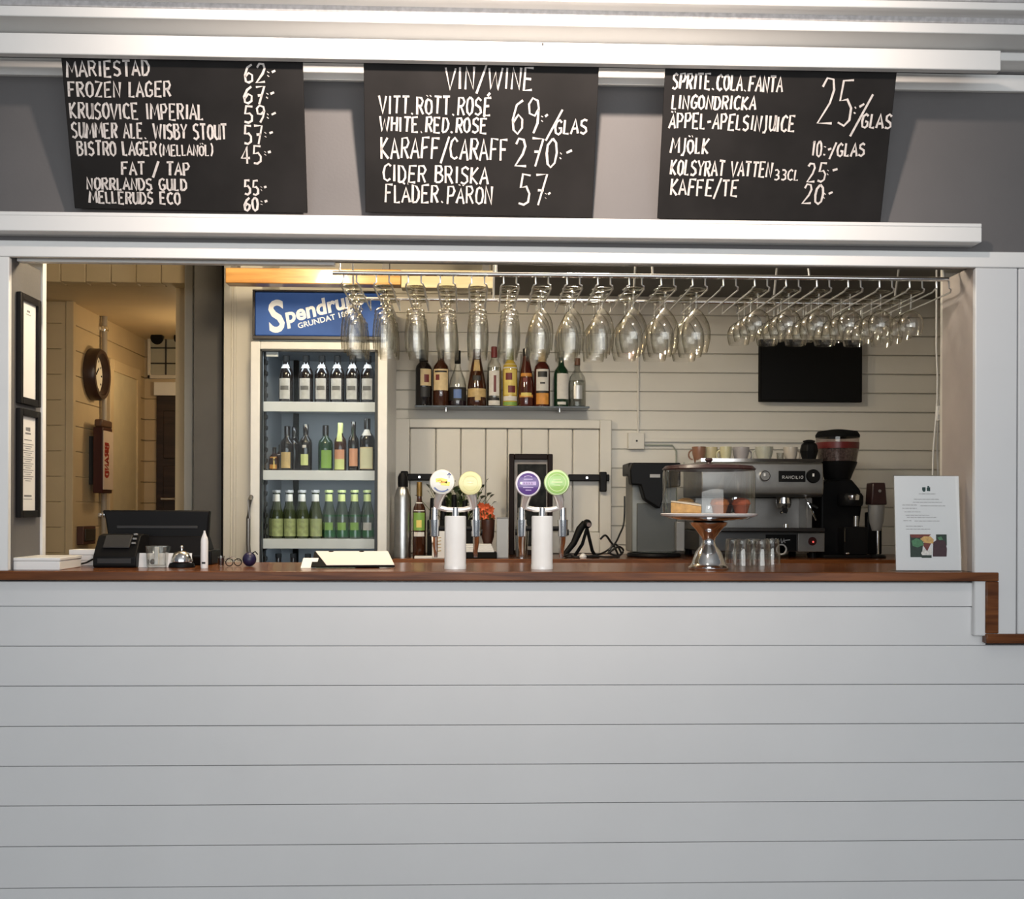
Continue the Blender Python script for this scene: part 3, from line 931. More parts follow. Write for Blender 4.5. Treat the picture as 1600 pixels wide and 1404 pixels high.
sp(822, 25, 546, 'cone', G_RED, label='dark red bottle with broad orange label', cap=G_BLACK, caph=.12,
   labels=[(.16, .58, 1.0, L_ORANGE), (.42, .50, .3, L_RED, -.2), (.18, .24, .7, L_YELLOW, 0)])
sp(847, 25, 548, 'spirit', G_RED, label='brown bottle with white label, black bands and orange foot label', cap=L_GOLD, caph=.20,
   labels=[(.26, .66, .85, L_WHITE), (.52, .62, .6, L_BLACK, 0), (.40, .43, .3, L_BLACK, 0), (.24, .28, .85, L_BLACK, 0), (.04, .24, .85, L_ORANGE)])
sp(877, 23, 550, 'wine', G_GREEN, label='dark green bottle with plain white label on the glass shelf', cap=G_GREEN, caph=.1, labels=[(.14, .60, .9, L_WHITE, .25), (.04, .09, .6, L_WHITE)])
sp(902, 27, 561, 'round', BGLASS, label='round clear bottle at the right end of the glass shelf', cap=M('brown_cork', (.14, .06, .03), .5), caph=.13, liquid=(LIQ_CLEAR, .55),
   labels=[(.16, .44, .5, M('frosted_silver_label', (.55, .56, .56), .3, .5), 0)])

# ------------------------------------------------------------------ display fridge
YF = 1.55
fx0, fx1 = at(391, 640, YF).x, at(605, 640, YF).x
ftop = at(500, 453, YF).z
fr = thing('display_fridge', 'tall glass-door drinks fridge with a lit blue header sign', 'fridge', ((fx0 + fx1) / 2, YF, 0))
fo = fr.location
def fx(px, Y=YF): return at(px, 640, Y).x - fo.x
def fz(py, Y=YF, px=500): return at(px, py, Y).z
hw = (fx1 - fx0) / 2
FD = .62
hz0, hz1 = fz(531), ftop
SHELL = M('fridge_shell_white', (.72, .72, .70), .35)
LINER = M('fridge_liner_grey', (.42, .46, .50), .5)
o = MB()
o.box(-hw + .002, -hw + .035, .035, FD, .08, hz0); o.box(hw - .035, hw - .002, .035, FD, .08, hz0)
o.box(-hw + .035, hw - .035, FD - .035, FD, .08, hz0)
o.box(-hw + .002, hw - .002, .035, FD, .08, .16)
o.box(-hw + .012, hw - .002, .03, FD, hz0 + .001, hz1)
o.build('fridge_body', SHELL, fr, bevel=.004)
o = MB()
o.box(-hw + .036, -hw + .040, .05, FD - .036, .161, hz0 - .001); o.box(hw - .040, hw - .036, .05, FD - .036, .161, hz0 - .001)
o.box(-hw + .041, hw - .041, FD - .040, FD - .036, .161, hz0 - .001)
o.box(-hw + .041, hw - .041, .05, FD - .041, hz0 - .02, hz0 - .001)
o.build('inner_liner', LINER, fr)
MB().box(-hw + .03, hw - .03, .06, FD - .05, 0, .079).build('plinth', MBLACK, fr)
# header sign
sgn = MB().box(fx(398), fx(598), .004, .0295, fz(524), fz(457)).build('header_sign', M('blue_sign_face', (.045, .10, .30), .55, var=.35, scale=3, emit=(.05, .12, .34), estr=.30, spec=.15), fr, bevel=.004)
o = MB()
o.box(-hw + .008, hw - .001, .0, .0295, fz(456), hz1); o.box(-hw + .008, hw - .001, -.002, .0295, hz0 + .002, fz(525))
o.box(-hw + .008, fx(397.5), .0, .0295, fz(525), fz(456)); o.box(fx(598.5), hw - .001, .0, .0295, fz(525), fz(456))
o.build('sign_frame', M('dark_sign_frame', (.05, .045, .045), .4), fr, bevel=.002)
SIGNW = M('sign_lettering_white', (.88, .89, .88), .4, var=.01, emit=(.9, .92, .9), estr=.18)
tilt = math.radians(15)
def sign_text(nm, body, px, py, h, bold, shear, sx, t=tilt):
    p = at(px, py, YF)
    ob = font_mesh(nm, body, h, SIGNW, sgn, (p.x - fo.x, .0035, p.z), (PI / 2, 0, 0), bold, shear, .0006, sx=1)
    # rotate within the sign's plane
    ob.matrix_local = Matrix.Translation((p.x - fo.x, .0028, p.z)) @ Matrix.Rotation(-t, 4, 'Y') @ Matrix.Rotation(PI / 2, 4, 'X') @ Matrix.Diagonal((sx, 1, 1, 1))
    return ob
sign_text('lettering', 'S', 420, 519, .198, .0045, .10, .82, math.radians(8))
sign_text('lettering', 'pendrups', 447, 505, .098, .0030, .10, .98)
sign_text('small_lettering', 'GRUNDAT 1897', 466, 513, .034, .0006, .0, 1.05)
# door
dz0, dz1 = .17, fz(534)
dr = MB()
st = fx(407) - fx(392)
dr.box(-hw, -hw + st, 0, .034, dz0, dz1); dr.box(hw - st, hw, 0, .034, dz0, dz1)
dr.box(-hw + st, hw - st, 0, .034, dz1 - pm(12, YF), dz1); dr.box(-hw + st, hw - st, 0, .034, dz0, dz0 + .06)
door = dr.build('door', M('fridge_door_frame', (.74, .74, .72), .35), fr, bevel=.004)
o = MB()
a, b, g = -hw + st, hw - st, .008
zt_, zb_ = dz1 - pm(12, YF), dz0 + .06
o.box(a, a + g, .002, .033, zb_, zt_); o.box(b - g * 1.6, b, .002, .033, zb_, zt_); o.box(a, b, .002, .033, zt_ - g, zt_)
o.build('gasket', M('dark_gasket', (.02, .025, .03), .5), door)
MB().box(a + .001, b - .001, .014, .019, zb_ + .001, zt_ - .001).build('door_glass', PANE, door)
hx = fx(393)
MB().tube([(hx, .0, fz(776)), (hx, -.035, fz(782)), (hx - .004, -.042, fz(810)), (hx - .004, -.042, fz(850)), (hx, -.035, fz(880)), (hx, .0, fz(886))], .0095, 10).build('handle', M('dark_metal_handle', (.18, .17, .16), .35, .6), door)
MB().box(fx(413), fx(432), .034, .046, fz(556, YF), fz(548, YF)).build('lock_badge', WHITE, door, bevel=.003)
# shelves
YSH = YF + .075
SHELFW = M('shelf_strip_white', (.70, .71, .74), .4)
shelf_z = []
for row in (628, 735, 842, 949):
    zt_ = fz(row, YSH)
    shelf_z.append(zt_)
    s_ = MB().box(-hw + .042, hw - .042, .09, FD - .05, zt_ - .012, zt_).build('fridge_shelf', SHELFW, fr)
    MB().box(-hw + .044, hw - .044, .074, .0885, zt_ - pm(15, YSH), zt_ + .001).build('price_strip', SHELFW, s_, bevel=.002)
o = MB()
for k in range(34):                      # toothed shelf standards
    z = .5 + k * .05
    if z < hz0 - .1:
        o.prism([(-hw + .041, z), (-hw + .054, z + .012), (-hw + .054, z + .026), (-hw + .041, z + .034)], .10, .14)
o.box(-hw + .041, -hw + .047, .10, .14, .3, hz0 - .03)
o.build('shelf_standard', DGREY, fr)
MB().box(fx(428), fx(436), FD - .08, FD - .042, .3, hz0 - .02).build('air_duct', MBLACK, fr)
lamp = MB().box(-hw + .06, hw - .06, .055, .075, hz0 - .034, hz0 - .022).build('light_strip', M('lit_tube', (.9, .95, 1), .3, emit=(.85, .93, 1), estr=1.2), fr)
l = light('fridge_strip_light', 'AREA', (fo.x, YF + .10, hz0 - .05), 0.8, (.85, .93, 1.0), .45, .04, (fo.x, YF + .30, .9))
for k_, zs_ in enumerate(shelf_z[:3]):
    light('fridge_shelf_light', 'AREA', (fo.x, YF + .10, zs_ - .055), 0.28, (.85, .93, 1.0), .42, .03, (fo.x, YF + .32, zs_ - .35))

YBO = YF + .15
def fb(px, wpx, top, shelf, kind, mat, label, row=YBO, group=None, **k):
    zsf = shelf_z[shelf]
    p = at(px, 640, row)
    H = at(px, top, row).z - zsf
    return bottle(label, kind, pm(wpx / 2, row), H, mat, (p.x, row, zsf + .0006), group=group, rz=-.1, **k)
L_SILV = M('silver_oval_label', (.48, .46, .44), .5, var=.18, scale=60)
L_GREYD = M('grey_band', (.12, .11, .10), .5)
for k, px in enumerate((447, 478, 503, 527, 551, 575)):
    fb(px, 23, 557, 0, 'stout', G_BLACK, 'dark beer bottle with silver oval label, %s from the left on the top fridge shelf' % ORD[k], group='dark beer bottles on the top fridge shelf',
       cap=MBLACK, caph=.13, labels=[(.08, .52, .75, L_SILV), (.27, .36, .55, L_GREYD, 0), (.74, .82, 1.0, L_SILV)])
mid = [
    (429, 17, 700, 'round', G_BROWN, 'short amber bottle with orange label at the left end of the middle fridge shelf', [(.1, .62, .7, L_ORANGE), (.1, .6, .12, L_YELLOW, .2)]),
    (440, 17, 696, 'stout', G_BROWN, 'short brown bottle with white label, second on the middle fridge shelf', [(.06, .66, .9, L_WHITE)]),
    (449, 22, 667, 'wine', G_BLACK, 'dark wine bottle with dull oval label on the middle fridge shelf', [(.06, .42, .7, L_GOLD)]),
    (460, 19, 668, 'wine', G_BLACK, 'plain dark bottle behind the oval-labelled one on the middle fridge shelf', []),
    (478, 20, 664, 'wine', G_BLACK, 'dark slender bottle with small pale mark, middle of the middle fridge shelf', [(.12, .36, .6, L_LIME), (.5, .56, .3, L_SILV)]),
    (509, 23, 666, 'wine', G_GREEN, 'green wine bottle with green label on the middle fridge shelf', [(.06, .46, .7, L_GREEN, .35)]),
    (532, 19, 662, 'wine', G_BROWN, 'bottle with pale yellow neck and salmon label on the middle fridge shelf', [(.03, .25, .9, L_LIME), (.25, .45, .9, L_SALMON), (.62, .98, .5, L_LIME)]),
    (552.5, 17, 660, 'wine', G_BLACK, 'dark bottle with salmon label, second from the right on the middle fridge shelf', [(.10, .46, .8, L_SALMON, .2), (.5, .9, .2, G_GREEN)]),
    (574, 24, 655, 'wine', G_BLACK, 'broad dark bottle with large white label at the right end of the middle fridge shelf', [(.04, .46, .95, L_CREAM), (.05, .44, .85, M('ivory_label', (.7, .68, .48), .6), 0), (.68, .80, .8, L_WHITE)])]
for k, (px, wpx, top, kind, mat, lab, labs) in enumerate(mid):
    fb(px, wpx, top, 1, kind, mat, lab, row=YBO + (0, 0, 0, .075, 0, 0, 0, 0, 0)[k] + (.06, .12)[k] * 1 if k < 2 else YBO + (.075 if k == 3 else 0), group='wine bottles on the middle fridge shelf', cap=G_BLACK if k != 6 else L_LIME, caph=.2, labels=labs)
CID_L = M('pale_green_cider_glass', (.035, .045, .016), .08, coat=.5)
CID_G = M('bright_green_bottle_glass', (.012, .09, .028), .08, coat=.5)
CIDC = M('clear_green_upper_glass', (.055, .075, .062), .08, coat=.5)
for row in (0, 1):
    for k, px in enumerate((434, 454, 474, 495, 516, 536, 556, 576)):
        lft = k < 4
        fb(px - row * 3, 19, 767, 2, 'cider', (CID_L if lft else CIDC), '%s cider bottle, %s from the left, %s row of the lowest full fridge shelf' % ('pale green' if lft else 'bright green', ORD[k], ('front', 'rear')[row]),
           row=YBO + row * .085, group='cider bottles on the lower fridge shelf', cap=(L_SILV if lft else L_LIME), caph=.035,
           labels=[(.78, .93, 1.2, L_WHITE if lft else L_LIME)] + ([(.05, .42, 1.3, M('olive_label', (.30, .34, .15), .5, var=.3, scale=50))] if lft else [(.04, .50, 1.5, CID_G), (.18, .34, .7, L_SILV if k == 7 else L_GREEN, 0)]))
for k, px in enumerate((436, 459, 482, 505)):
    fb(px, 21, 866, 3, 'stout', G_BLACK, 'dark bottle whose neck shows on the bottom fridge shelf, %s from the left' % ORD[k], group='dark bottles on the bottom fridge shelf',
       cap=MBLACK, caph=.06, labels=[(.70, .80, 1.0, L_SILV)])

# ------------------------------------------------------------------ beer taps
def print_lines(mb, n, w0, h0, O, X, Z, N, wd, seed=1):
    rr = random.Random(seed)
    for k in range(n):
        x = -w0 * rr.uniform(.7, 1) / 2
        z = h0 / 2 - h0 * k / max(1, n - 1)
        e = -x
        while x < e:
            q = x + rr.uniform(.004, .012)
            ribbon(mb, [(x, z), (min(q, e), z)], wd, O, X, Z, N, .0003)
            x = q + .002
XX, ZZ, NN = Vector((1, 0, 0)), Vector((0, 0, 1)), Vector((0, -1, 0))
YTAP = .125
def tap(px, label, badges):
    p = at(px, 893, YTAP - .036)
    t = thing('beer_tap', label, 'beer tap', (p.x, YTAP, CT + .0003))
    def tz(py): return at(px, py, YTAP - .036).z - CT
    R = pm(17, YTAP)
    ht = tz(806)
    MB().lathe([(R * 1.02, 0), (R * 1.02, .014), (R * .985, .016), (R * .985, ht - .004), (R * .94, ht)], 32).build('column', M('white_tap_enamel', (.76, .78, .78), .22, coat=.4), t)
    za = tz(795)
    MB().cyl((0, 0, ht), (0, 0, za + .004), .012).build('neck', CHROME, t)
    w = pm(33, YTAP)
    pts = [(-w, 0, za + .012), (-w * .75, 0, za + .004), (-w * .4, 0, za - .002), (0, 0, za - .003), (w * .4, 0, za - .002), (w * .75, 0, za + .004), (w, 0, za + .012)]
    MB().tube(pts, .0085, 12).build('cross_arm', M('white_chrome_arm', (.84, .83, .82), .15, .55), t)
    for s, (bpx, bpy, br, rim, face, marks) in zip((-1, 1), badges):
        c = at(bpx, bpy, YTAP - .03)
        c = Vector((c.x - p.x, -.03, c.z - CT))
        r = pm(br, YTAP)
        hd = MB()
        hd.tube([(s * w * .86, 0, za + .004), (s * w * .82, -.010, za + .026), (c.x + s * .002, -.022, c.z - r * .75)], [.012, .0145, .0175], 14)
        h_ = hd.build('badge_stem', M('white_chrome_arm'), t)
        T = Matrix.Translation(c) @ Matrix.Rotation(PI / 2, 4, 'X')
        b_ = MB().lathe([(r * .96, -.012), (r, -.008), (r, .004), (r * .94, .008), (r * .86, .0085)], 36, T, True, True).build('tap_badge', rim, t)
        MB().lathe([(r * .84, .0086), (r * .84, .0100), (r * .8, .0105)], 36, T, True, True).build('badge_face', face, b_)
        for mk, (mat, shapes) in enumerate(marks):
            mb = MB()
            for q in shapes:
                ribbon(mb, [(x * r, z * r) for x, z in q[1]], q[0] * r, c + Vector((0, -.0107 - .0003 * mk, 0)), XX, ZZ, NN, .0004)
            mb.build('badge_print', mat, b_)
        # faucet on the bartender's side
        fxs = s * w * .98
        MB().cyl((fxs, 0, za + .004), (fxs, 0, tz(812)), .011, .012).cyl((fxs, .0, tz(812)), (fxs, .0, tz(838)), .017, .015).build('faucet_body', CHROME, t)
        MB().cyl((fxs, .01, tz(826)), (s * R * .9, .006, tz(826)), .008).cyl((fxs + s * .02, .01, tz(832)), (fxs, .01, tz(832)), .010).build('shank', BLACK, t)
        MB().tube([(fxs, .004, tz(837)), (fxs, .02, tz(848)), (fxs - s * .002, .03, tz(862)), (fxs - s * .002, .03, tz(872))], [.0105, .010, .008, .007], 10).build('spout', CHROME, t)
    return t
B_WHITE = M('badge_white', (.84, .84, .78), .3, coat=.5)
B_LEM = M('badge_lemon', (.84, .82, .42), .3, coat=.5)
B_YEL = M('badge_yellow', (.90, .76, .05), .3, coat=.5)
B_BLUE = M('badge_blue', (.03, .07, .28), .3)
B_PURP = M('badge_purple', (.085, .025, .22), .25, coat=.6)
B_LILAC = M('badge_lilac', (.50, .38, .68), .3)
B_GREEN = M('badge_green', (.34, .60, .15), .25, coat=.6)
B_PGREEN = M('badge_pale_green', (.66, .82, .40), .3)
B_RIMW = M('badge_rim_white', (.80, .76, .84), .3, coat=.4)
B_DUSK = M('badge_dark_print', (.14, .05, .24), .3)
def arc(r, a0, a1, n=9, cx=0, cz=0):
    return [(cx + r * math.cos(math.radians(a0 + (a1 - a0) * i / n)), cz + r * math.sin(math.radians(a0 + (a1 - a0) * i / n))) for i in range(n + 1)]
tap(711, 'white column beer tap with a yellow-and-white and a pale yellow round badge', [
    (691, 753, 19.5, B_WHITE, B_WHITE, [(B_YEL, [(.34, [(-.5, .12), (-.1, .16), (.4, .05)]), (.34, [(-.1, -.08), (.3, -.12), (.6, -.16)])]),
                                        (M('badge_orange', (.85, .42, .03), .3), [(.09, [(-.36, .10), (-.1, .16), (.0, .05), (.3, .02)]), (.07, [(-.2, -.06), (.2, -.04)])]),
                                        (B_BLUE, [(.10, arc(.74, 215, 310)), (.09, [(.42, .55), (.55, .7), (.68, .55)]), (.05, [(.55, .7), (.55, .3)])])]),
    (735, 755, 18.5, B_LEM, B_LEM, [(M('badge_faint_print', (.70, .66, .28), .4), [(.03, arc(.62, 0, 360, 24)), (.05, [(-.25, .0), (.25, .02)]), (.03, [(-.3, .2), (.3, .2)])])])])
tap(848, 'white column beer tap with a purple and a green round badge', [
    (825, 756, 20, B_RIMW, B_PURP, [(B_LILAC, [(.26, [(-.56, .04), (.62, .04)]), (.06, arc(.62, 60, 120)), (.07, [(-.35, .36), (.35, .36)]), (.07, [(-.4, -.28), (.4, -.28)]), (.06, [(-.2, -.48), (.25, -.48)])]),
                                    (B_WHITE, [(.2, [(-.62, .06), (-.46, .06)])]),
                                    (B_DUSK, [(.05, st_) for st_ in [[(-.36 + .2 * i, -.04), (-.32 + .2 * i, .12), (-.26 + .2 * i, -.04)] for i in range(4)]])]),
    (870, 754, 20, M('badge_rim_green', (.62, .84, .42), .3, coat=.4), B_GREEN, [(B_PGREEN, [(.05, arc(.66, 0, 360, 28)), (.07, [(-.3, .25), (.3, .25)]), (.10, [(-.42, .04), (.42, .04)]), (.06, [(-.25, -.2), (.25, -.2)])])])])

# ------------------------------------------------------------------ things on the counter, left to right
p = at(56, 880, .1)
x0, x1 = at(12, 880, .04).x, at(97, 880, .04).x
t = thing('flat_box', 'flat white box lying on the counter at its far left end', 'box', ((x0 + x1) / 2, .12, CT + .0003))
hw_ = (x1 - x0) / 2
hb_ = at(56, 871, .02).z - CT
MB().box(-hw_, hw_, -.10, .09, 0, hb_ * .72).build('tray', WHITE, t, bevel=.002)
MB().box(-hw_ - .002, hw_ + .002, -.102, .092, hb_ * .72 + .0005, hb_).build('lid', WHITE, t, bevel=.002)

# framed papers on the left jamb
def jamb_frame(lab, y0, y1, r0, r1, deco):
    za, zb2 = on_x(40, r1, XL).z, on_x(40, r0, XL).z
    t = thing('picture_frame', lab, 'picture frame', (XL, (y0 + y1) / 2, za))
    w2, h2 = (y1 - y0) / 2, zb2 - za
    o = MB(); f_ = .022
    o.box(.001, .016, -w2, -w2 + f_, 0, h2); o.box(.001, .016, w2 - f_, w2, 0, h2)
    o.box(.001, .016, -w2 + f_, w2 - f_, 0, f_); o.box(.001, .016, -w2 + f_, w2 - f_, h2 - f_, h2)
    o.build('frame', SATIN, t, bevel=.002)
    MB().box(.001, .006, -w2 + f_, w2 - f_, f_, h2 - f_).build('paper', PAPER, t)
    mb = MB()
    for k, (z, hl, th) in enumerate(deco):
        ribbon(mb, [(-hl, z * h2), (hl, z * h2)], th, Vector((.0062, 0, 0)), Vector((0, 1, 0)), ZZ, Vector((1, 0, 0)), .0004)
    mb.build('print', M('grey_print', (.22, .22, .23), .7), t, smooth=False)
jamb_frame('black-framed white certificate on the left jamb, the upper of two', .03, .195, 462, 633, [(.86, .012, .006), (.83, .02, .002)])
jamb_frame('black-framed printed notice on the left jamb, the lower of two', .03, .195, 640, 808,
           [(.82, .018, .012), (.78, .022, .005), (.72, .03, .003)] + [(.68 - .02 * k, .045 - .012 * (k % 3), .002) for k in range(18)] + [(.2, .03, .006), (.17, .035, .002)])

# receipt printer / card terminal
p = on_z(178, 887, CT)
t = thing('receipt_printer', 'black receipt printer on the counter left of the desk bell', 'printer', (p.x, p.y + .078, CT + .0003))
w2 = pm(33, p.y)
h_ = at(178, 834, p.y + .06).z - CT
MB().prism_x([(-.075, .006), (-.075, .035), (-.055, .06), (-.02, h_ - .006), (.02, h_), (.075, h_ - .004), (.075, 0), (-.07, 0)], -w2, w2).build('printer_body', BLACK, t, bevel=.010, seg=3)
MB().prism_x([(-.058, .062), (-.0605, .066), (-.0215, h_ - .002), (-.018, h_ - .007)], -w2 * .62, w2 * .62).build('paper_cover', DGREY, t, bevel=.002)
MB().box(-w2 * .78, w2 * .78, -.077, -.0745, .014, .030).build('front_lip', DGREY, t, bevel=.001)
for k in (0, 1, 2):
    MB().box(w2 * .68, w2 * .86, -.05 + k * .012, -.042 + k * .012, .076 + k * .014, .082 + k * .014).build('button', MGREY, t, bevel=.001)
MB().tube([(-w2 + .004, .05, .03), (-w2 - .03, .05, .028), (-w2 - .055, .03, .012), (-w2 - .08, .0, .004)], .003).build('power_cord', BLACK, t)
pp = on_z(131, 884, CT)
t = thing('paper_stack', 'small stack of white paper left of the receipt printer', 'paper', (pp.x - .012, pp.y + .05, CT + .0003), 0)
for k in range(3):
    MB().box(-.05 + .003 * k, .05 + .002 * k, -.03, .06, .018 * k, .018 * k + .017).build('paper_block', PAPER, t, bevel=.001)

# cash register screen seen from behind
p = on_z(246, 885, CT)
y0 = .36
t = thing('register_screen', 'wide black till screen seen from behind, at the left end of the counter', 'till', (at(246, 850, y0).x, y0, CT + .0003))
w2 = pm(82, y0)
def rz_(py): return at(246, py, y0).z - CT
zt_ = rz_(797)
MB().prism([(-w2, zt_), (w2, zt_), (w2 * .985, zt_ - .022), (w2 * .95, .052), (-w2 * .86, .052), (-w2 * .94, zt_ - .03)], -.02, .012).build('screen_back', BLACK, t, bevel=.006)
MB().box(-w2 * .72, w2 * .78, -.024, -.0205, zt_ - .062, zt_ - .052).build('vent_ridge', DGREY, t, bevel=.002)
MB().prism_x([(-.03, .0), (-.045, .03), (-.022, .10), (.03, .10), (.12, .03), (.12, 0)], -w2 * .35, w2 * .95).build('stand', SATIN, t, bevel=.005)
MB().box(-w2 * .86, w2 * 1.02, -.005, .13, 0, .05).build('base', BLACK, t, bevel=.004)

# white card, glass jar, desk bell, white tube
p = on_z(257, 886, CT)
tag(MB().prism_x([(-.012, 0), (-.009, 0), (.001, .046), (-.002, .046)], -pm(43, .14), pm(40, .14)).build('white_card', PAPER, loc=(at(260, 870, .2).x, .20, CT + .0005)),
    'white card standing behind the glass jar and the desk bell', 'card')
p = on_z(243, 887, CT)
t = thing('glass_jar', 'small square glass jar on the counter left of the desk bell', 'jar', (p.x, p.y + .035, CT + .0003))
r_ = pm(18, p.y); hj = at(243, 853, p.y).z - CT
MB().lathe([(r_ * 1.05, 0), (r_ * 1.12, .004), (r_ * 1.25, hj - .004), (r_ * 1.3, hj), (r_ * 1.15, hj), (r_ * 1.02, .008), (.001, .007)], 4, Matrix.Rotation(PI / 4, 4, 'Z'), True, False).build('jar_body', BGLASS, t, bevel=.003)
MB().box(-.006, .006, -r_ * .7, -r_ * .4, .009, hj * .95).build('white_stick', WHITE, t, bevel=.001)
for k, (a, b) in enumerate(((-.018, .0), (.018, .008), (.002, .012))):
    MB().ball((a, b, .018), .010, n=12, m=8).build('dark_sweet', DGREY, t)
p = on_z(279, 887, CT)
t = thing('desk_bell', 'chrome desk bell on black base between the glass jar and white tube', 'bell', (p.x, p.y + .04, CT + .0003))
rb = pm(20, p.y)
MB().lathe([(rb, 0), (rb * 1.02, .004), (rb * .92, .014), (rb * .5, .018)], 28).build('base', BLACK, t)
MB().lathe([(rb * .85, .018), (rb * .86, .021), (rb * .80, .034), (rb * .62, .047), (rb * .32, .054), (.001, .056)], 28, None, True, False).build('dome', CHROME, t)
MB().cyl((0, 0, .055), (0, 0, .064), .004).ball((0, 0, .066), .006).build('plunger', CHROME, t)
p = on_z(317, 888, CT)
t = thing('white_tube', 'slim white upright tube with tapered tip, right of the desk bell', 'tube', (p.x, p.y + .02, CT + .0003))
hh = at(317, 829, p.y).z - CT
rt = pm(5.5, p.y)
MB().lathe([(rt, 0), (rt * 1.05, .005), (rt * 1.05, hh * .72), (rt * .9, hh * .8)], 20).build('tube_body', WHITE, t)
MB().lathe([(rt * .9, hh * .8), (rt * .55, hh * .88), (rt * .3, hh * .95), (rt * .25, hh)], 20).build('tip', PAPER, t)
MB().box(-rt * .5, rt * .5, -rt * 1.1, -rt * 1.0, hh * .12, hh * .17).build('clip', DGREY, t)
p = on_z(340, 886, CT)
t = thing('shot_glass', 'small dark shot glass on the counter between white tube and wire spectacles', 'glass', (p.x, p.y + .05, CT + .0003))
MB().lathe([(.009, 0), (.012, .035), (.0105, .035), (.008, .004), (.001, .003)], 18, None, True, False).build('glass_body', BGLASS, t)
MB().lathe([(.0078, .0045), (.0098, .028)], 16).build('dark_drink', LIQ_DARK, t)
p = on_z(360, 886, CT)
t = thing('spectacles', 'folded wire spectacles lying on the counter left of the blue ball', 'spectacles', (p.x, p.y + .05, CT + .0003), .4)
for s in (-1, 1):
    MB().tube([(s * .014 + .012 * math.cos(a_), .0, .014 + .012 * math.sin(a_)) for a_ in [k * PI / 8 for k in range(17)]], .0016).build('lens_rim', BLACK, t)
    MB().tube([(s * .026, 0, .016), (s * .027, .03, .018), (s * .018, .05, .022), (-s * .004, .05, .030)], .0014).build('temple', CHROME, t)
MB().tube([(-.003, 0, .017), (0, 0, .020), (.003, 0, .017)], .0014).build('bridge', CHROME, t)
p = on_z(385, 886, CT)
t = thing('blue_ball', 'small dark blue ball on the counter in front of the fridge handle', 'ball', (p.x, p.y + .05, CT + .0003))
MB().ball((0, 0, .024), .023, .023, .024).build('ball_body', M('dark_blue_rubber', (.012, .01, .05), .4), t)
MB().tube([(.01, -.005, .044), (.02, -.005, .050), (.028, -.004, .040)], .002).build('loop', BLACK, t)

# tilted clipboard
a, b = on_z(510, 887.5, CT), on_z(617, 887, CT)
zb_, Yb = .054, a.y + .16
c1, c2 = at(493, 863, Yb), at(606, 863, Yb)
t = thing('clipboard', 'white paper on a tilted clipboard on the counter below the fridge', 'clipboard', (a + b) / 2)
o0 = t.location
A, B, C_, D_ = a - o0, b - o0, c2 - o0, c1 - o0
nrm = (B - A).cross(D_ - A).normalized()
if nrm.y > 0: nrm = -nrm
def slab(q, th, off):
    vs = [v + nrm * off for v in q] + [v + nrm * (off + th) for v in q]
    return MB().add(vs, [(3, 2, 1, 0), (4, 5, 6, 7), (0, 1, 5, 4), (1, 2, 6, 5), (2, 3, 7, 6), (3, 0, 4, 7)])
ex = (A - B) * .14
slab([A + ex * 1.6 + Vector((0, 0, .003)), B + Vector((0, 0, .003)), C_, D_ + ex * .12], .003, 0).build('board', MBLACK, t)
slab([A + Vector((0, 0, .006)), B + Vector((-.002, 0, .006)), C_, D_], .002, .0035).build('paper', M('ivory_paper', (.80, .74, .68), .7, var=.01), t)
for f_ in (.22, .64):
    q = D_ + (C_ - D_) * f_
    MB().ball(q + Vector((0, -.006, .002)), .010, .008, .005, 12, 8).build('clip', BLACK, t)
MB().box(-.03, .05, .0, .01, 0, .04).build('prop', MBLACK, t, loc=(0, .12, .0))
p = on_z(482, 888, CT)
tag(MB().prism_x([(-.03, 0), (-.0295, .001), (.03, .030), (.03, .028)], -.03, .02).build('folded_note', PAPER, loc=(p.x, p.y + .06, CT + .0005)), 'folded white note beside the left corner of the clipboard', 'note')

# ------------------------------------------------------------------ back counter, behind the taps
YK = 1.72
def bpos(px, Y=YK): return Vector((at(px, 860, Y).x, Y, BT + .0003))
def bz(py, Y=YK, px=800): return at(px, py, Y).z - BT
t = thing('steel_canister', 'tall steel canister with black top, beside the fridge', 'canister', bpos(629))
r_ = pm(13, YK)
MB().lathe([(r_, 0), (r_, bz(778)), (r_ * .8, bz(766)), (r_ * .5, bz(760))], 26).build('canister_body', STEEL, t)
MB().lathe([(r_ * .55, bz(762)), (r_ * .6, bz(757)), (r_ * .6, bz(746)), (r_ * .4, bz(740))], 20).build('top', BLACK, t)
H = bz(755)
bottle('green-labelled dark bottle on the back counter beside the steel canister', 'wine', pm(10, YK), H, G_BROWN, bpos(655), cap=M('bronze_foil', (.18, .11, .03), .4, .6), caph=.18,
       labels=[(.62, .74, 1.0, L_WHITE), (.36, .60, 1.0, L_GREEN), (.40, .50, .4, L_YELLOW, 0), (.28, .34, .9, L_WHITE)])
t = thing('potted_plant', 'dark leafy plant behind the yellow-badged beer tap', 'plant', bpos(713, 1.98))
MB().lathe([(.035, 0), (.045, .07), (.048, .075), (.042, .075), (.04, .068)], 20).build('pot', DGREY, t)
LEAF = M('dark_leaf', (.02, .034, .010), .45, var=.4, scale=8)
STEMG = M('plant_stem', (.10, .14, .04), .6)
o, s_ = MB(), MB()
rr = random.Random(3)
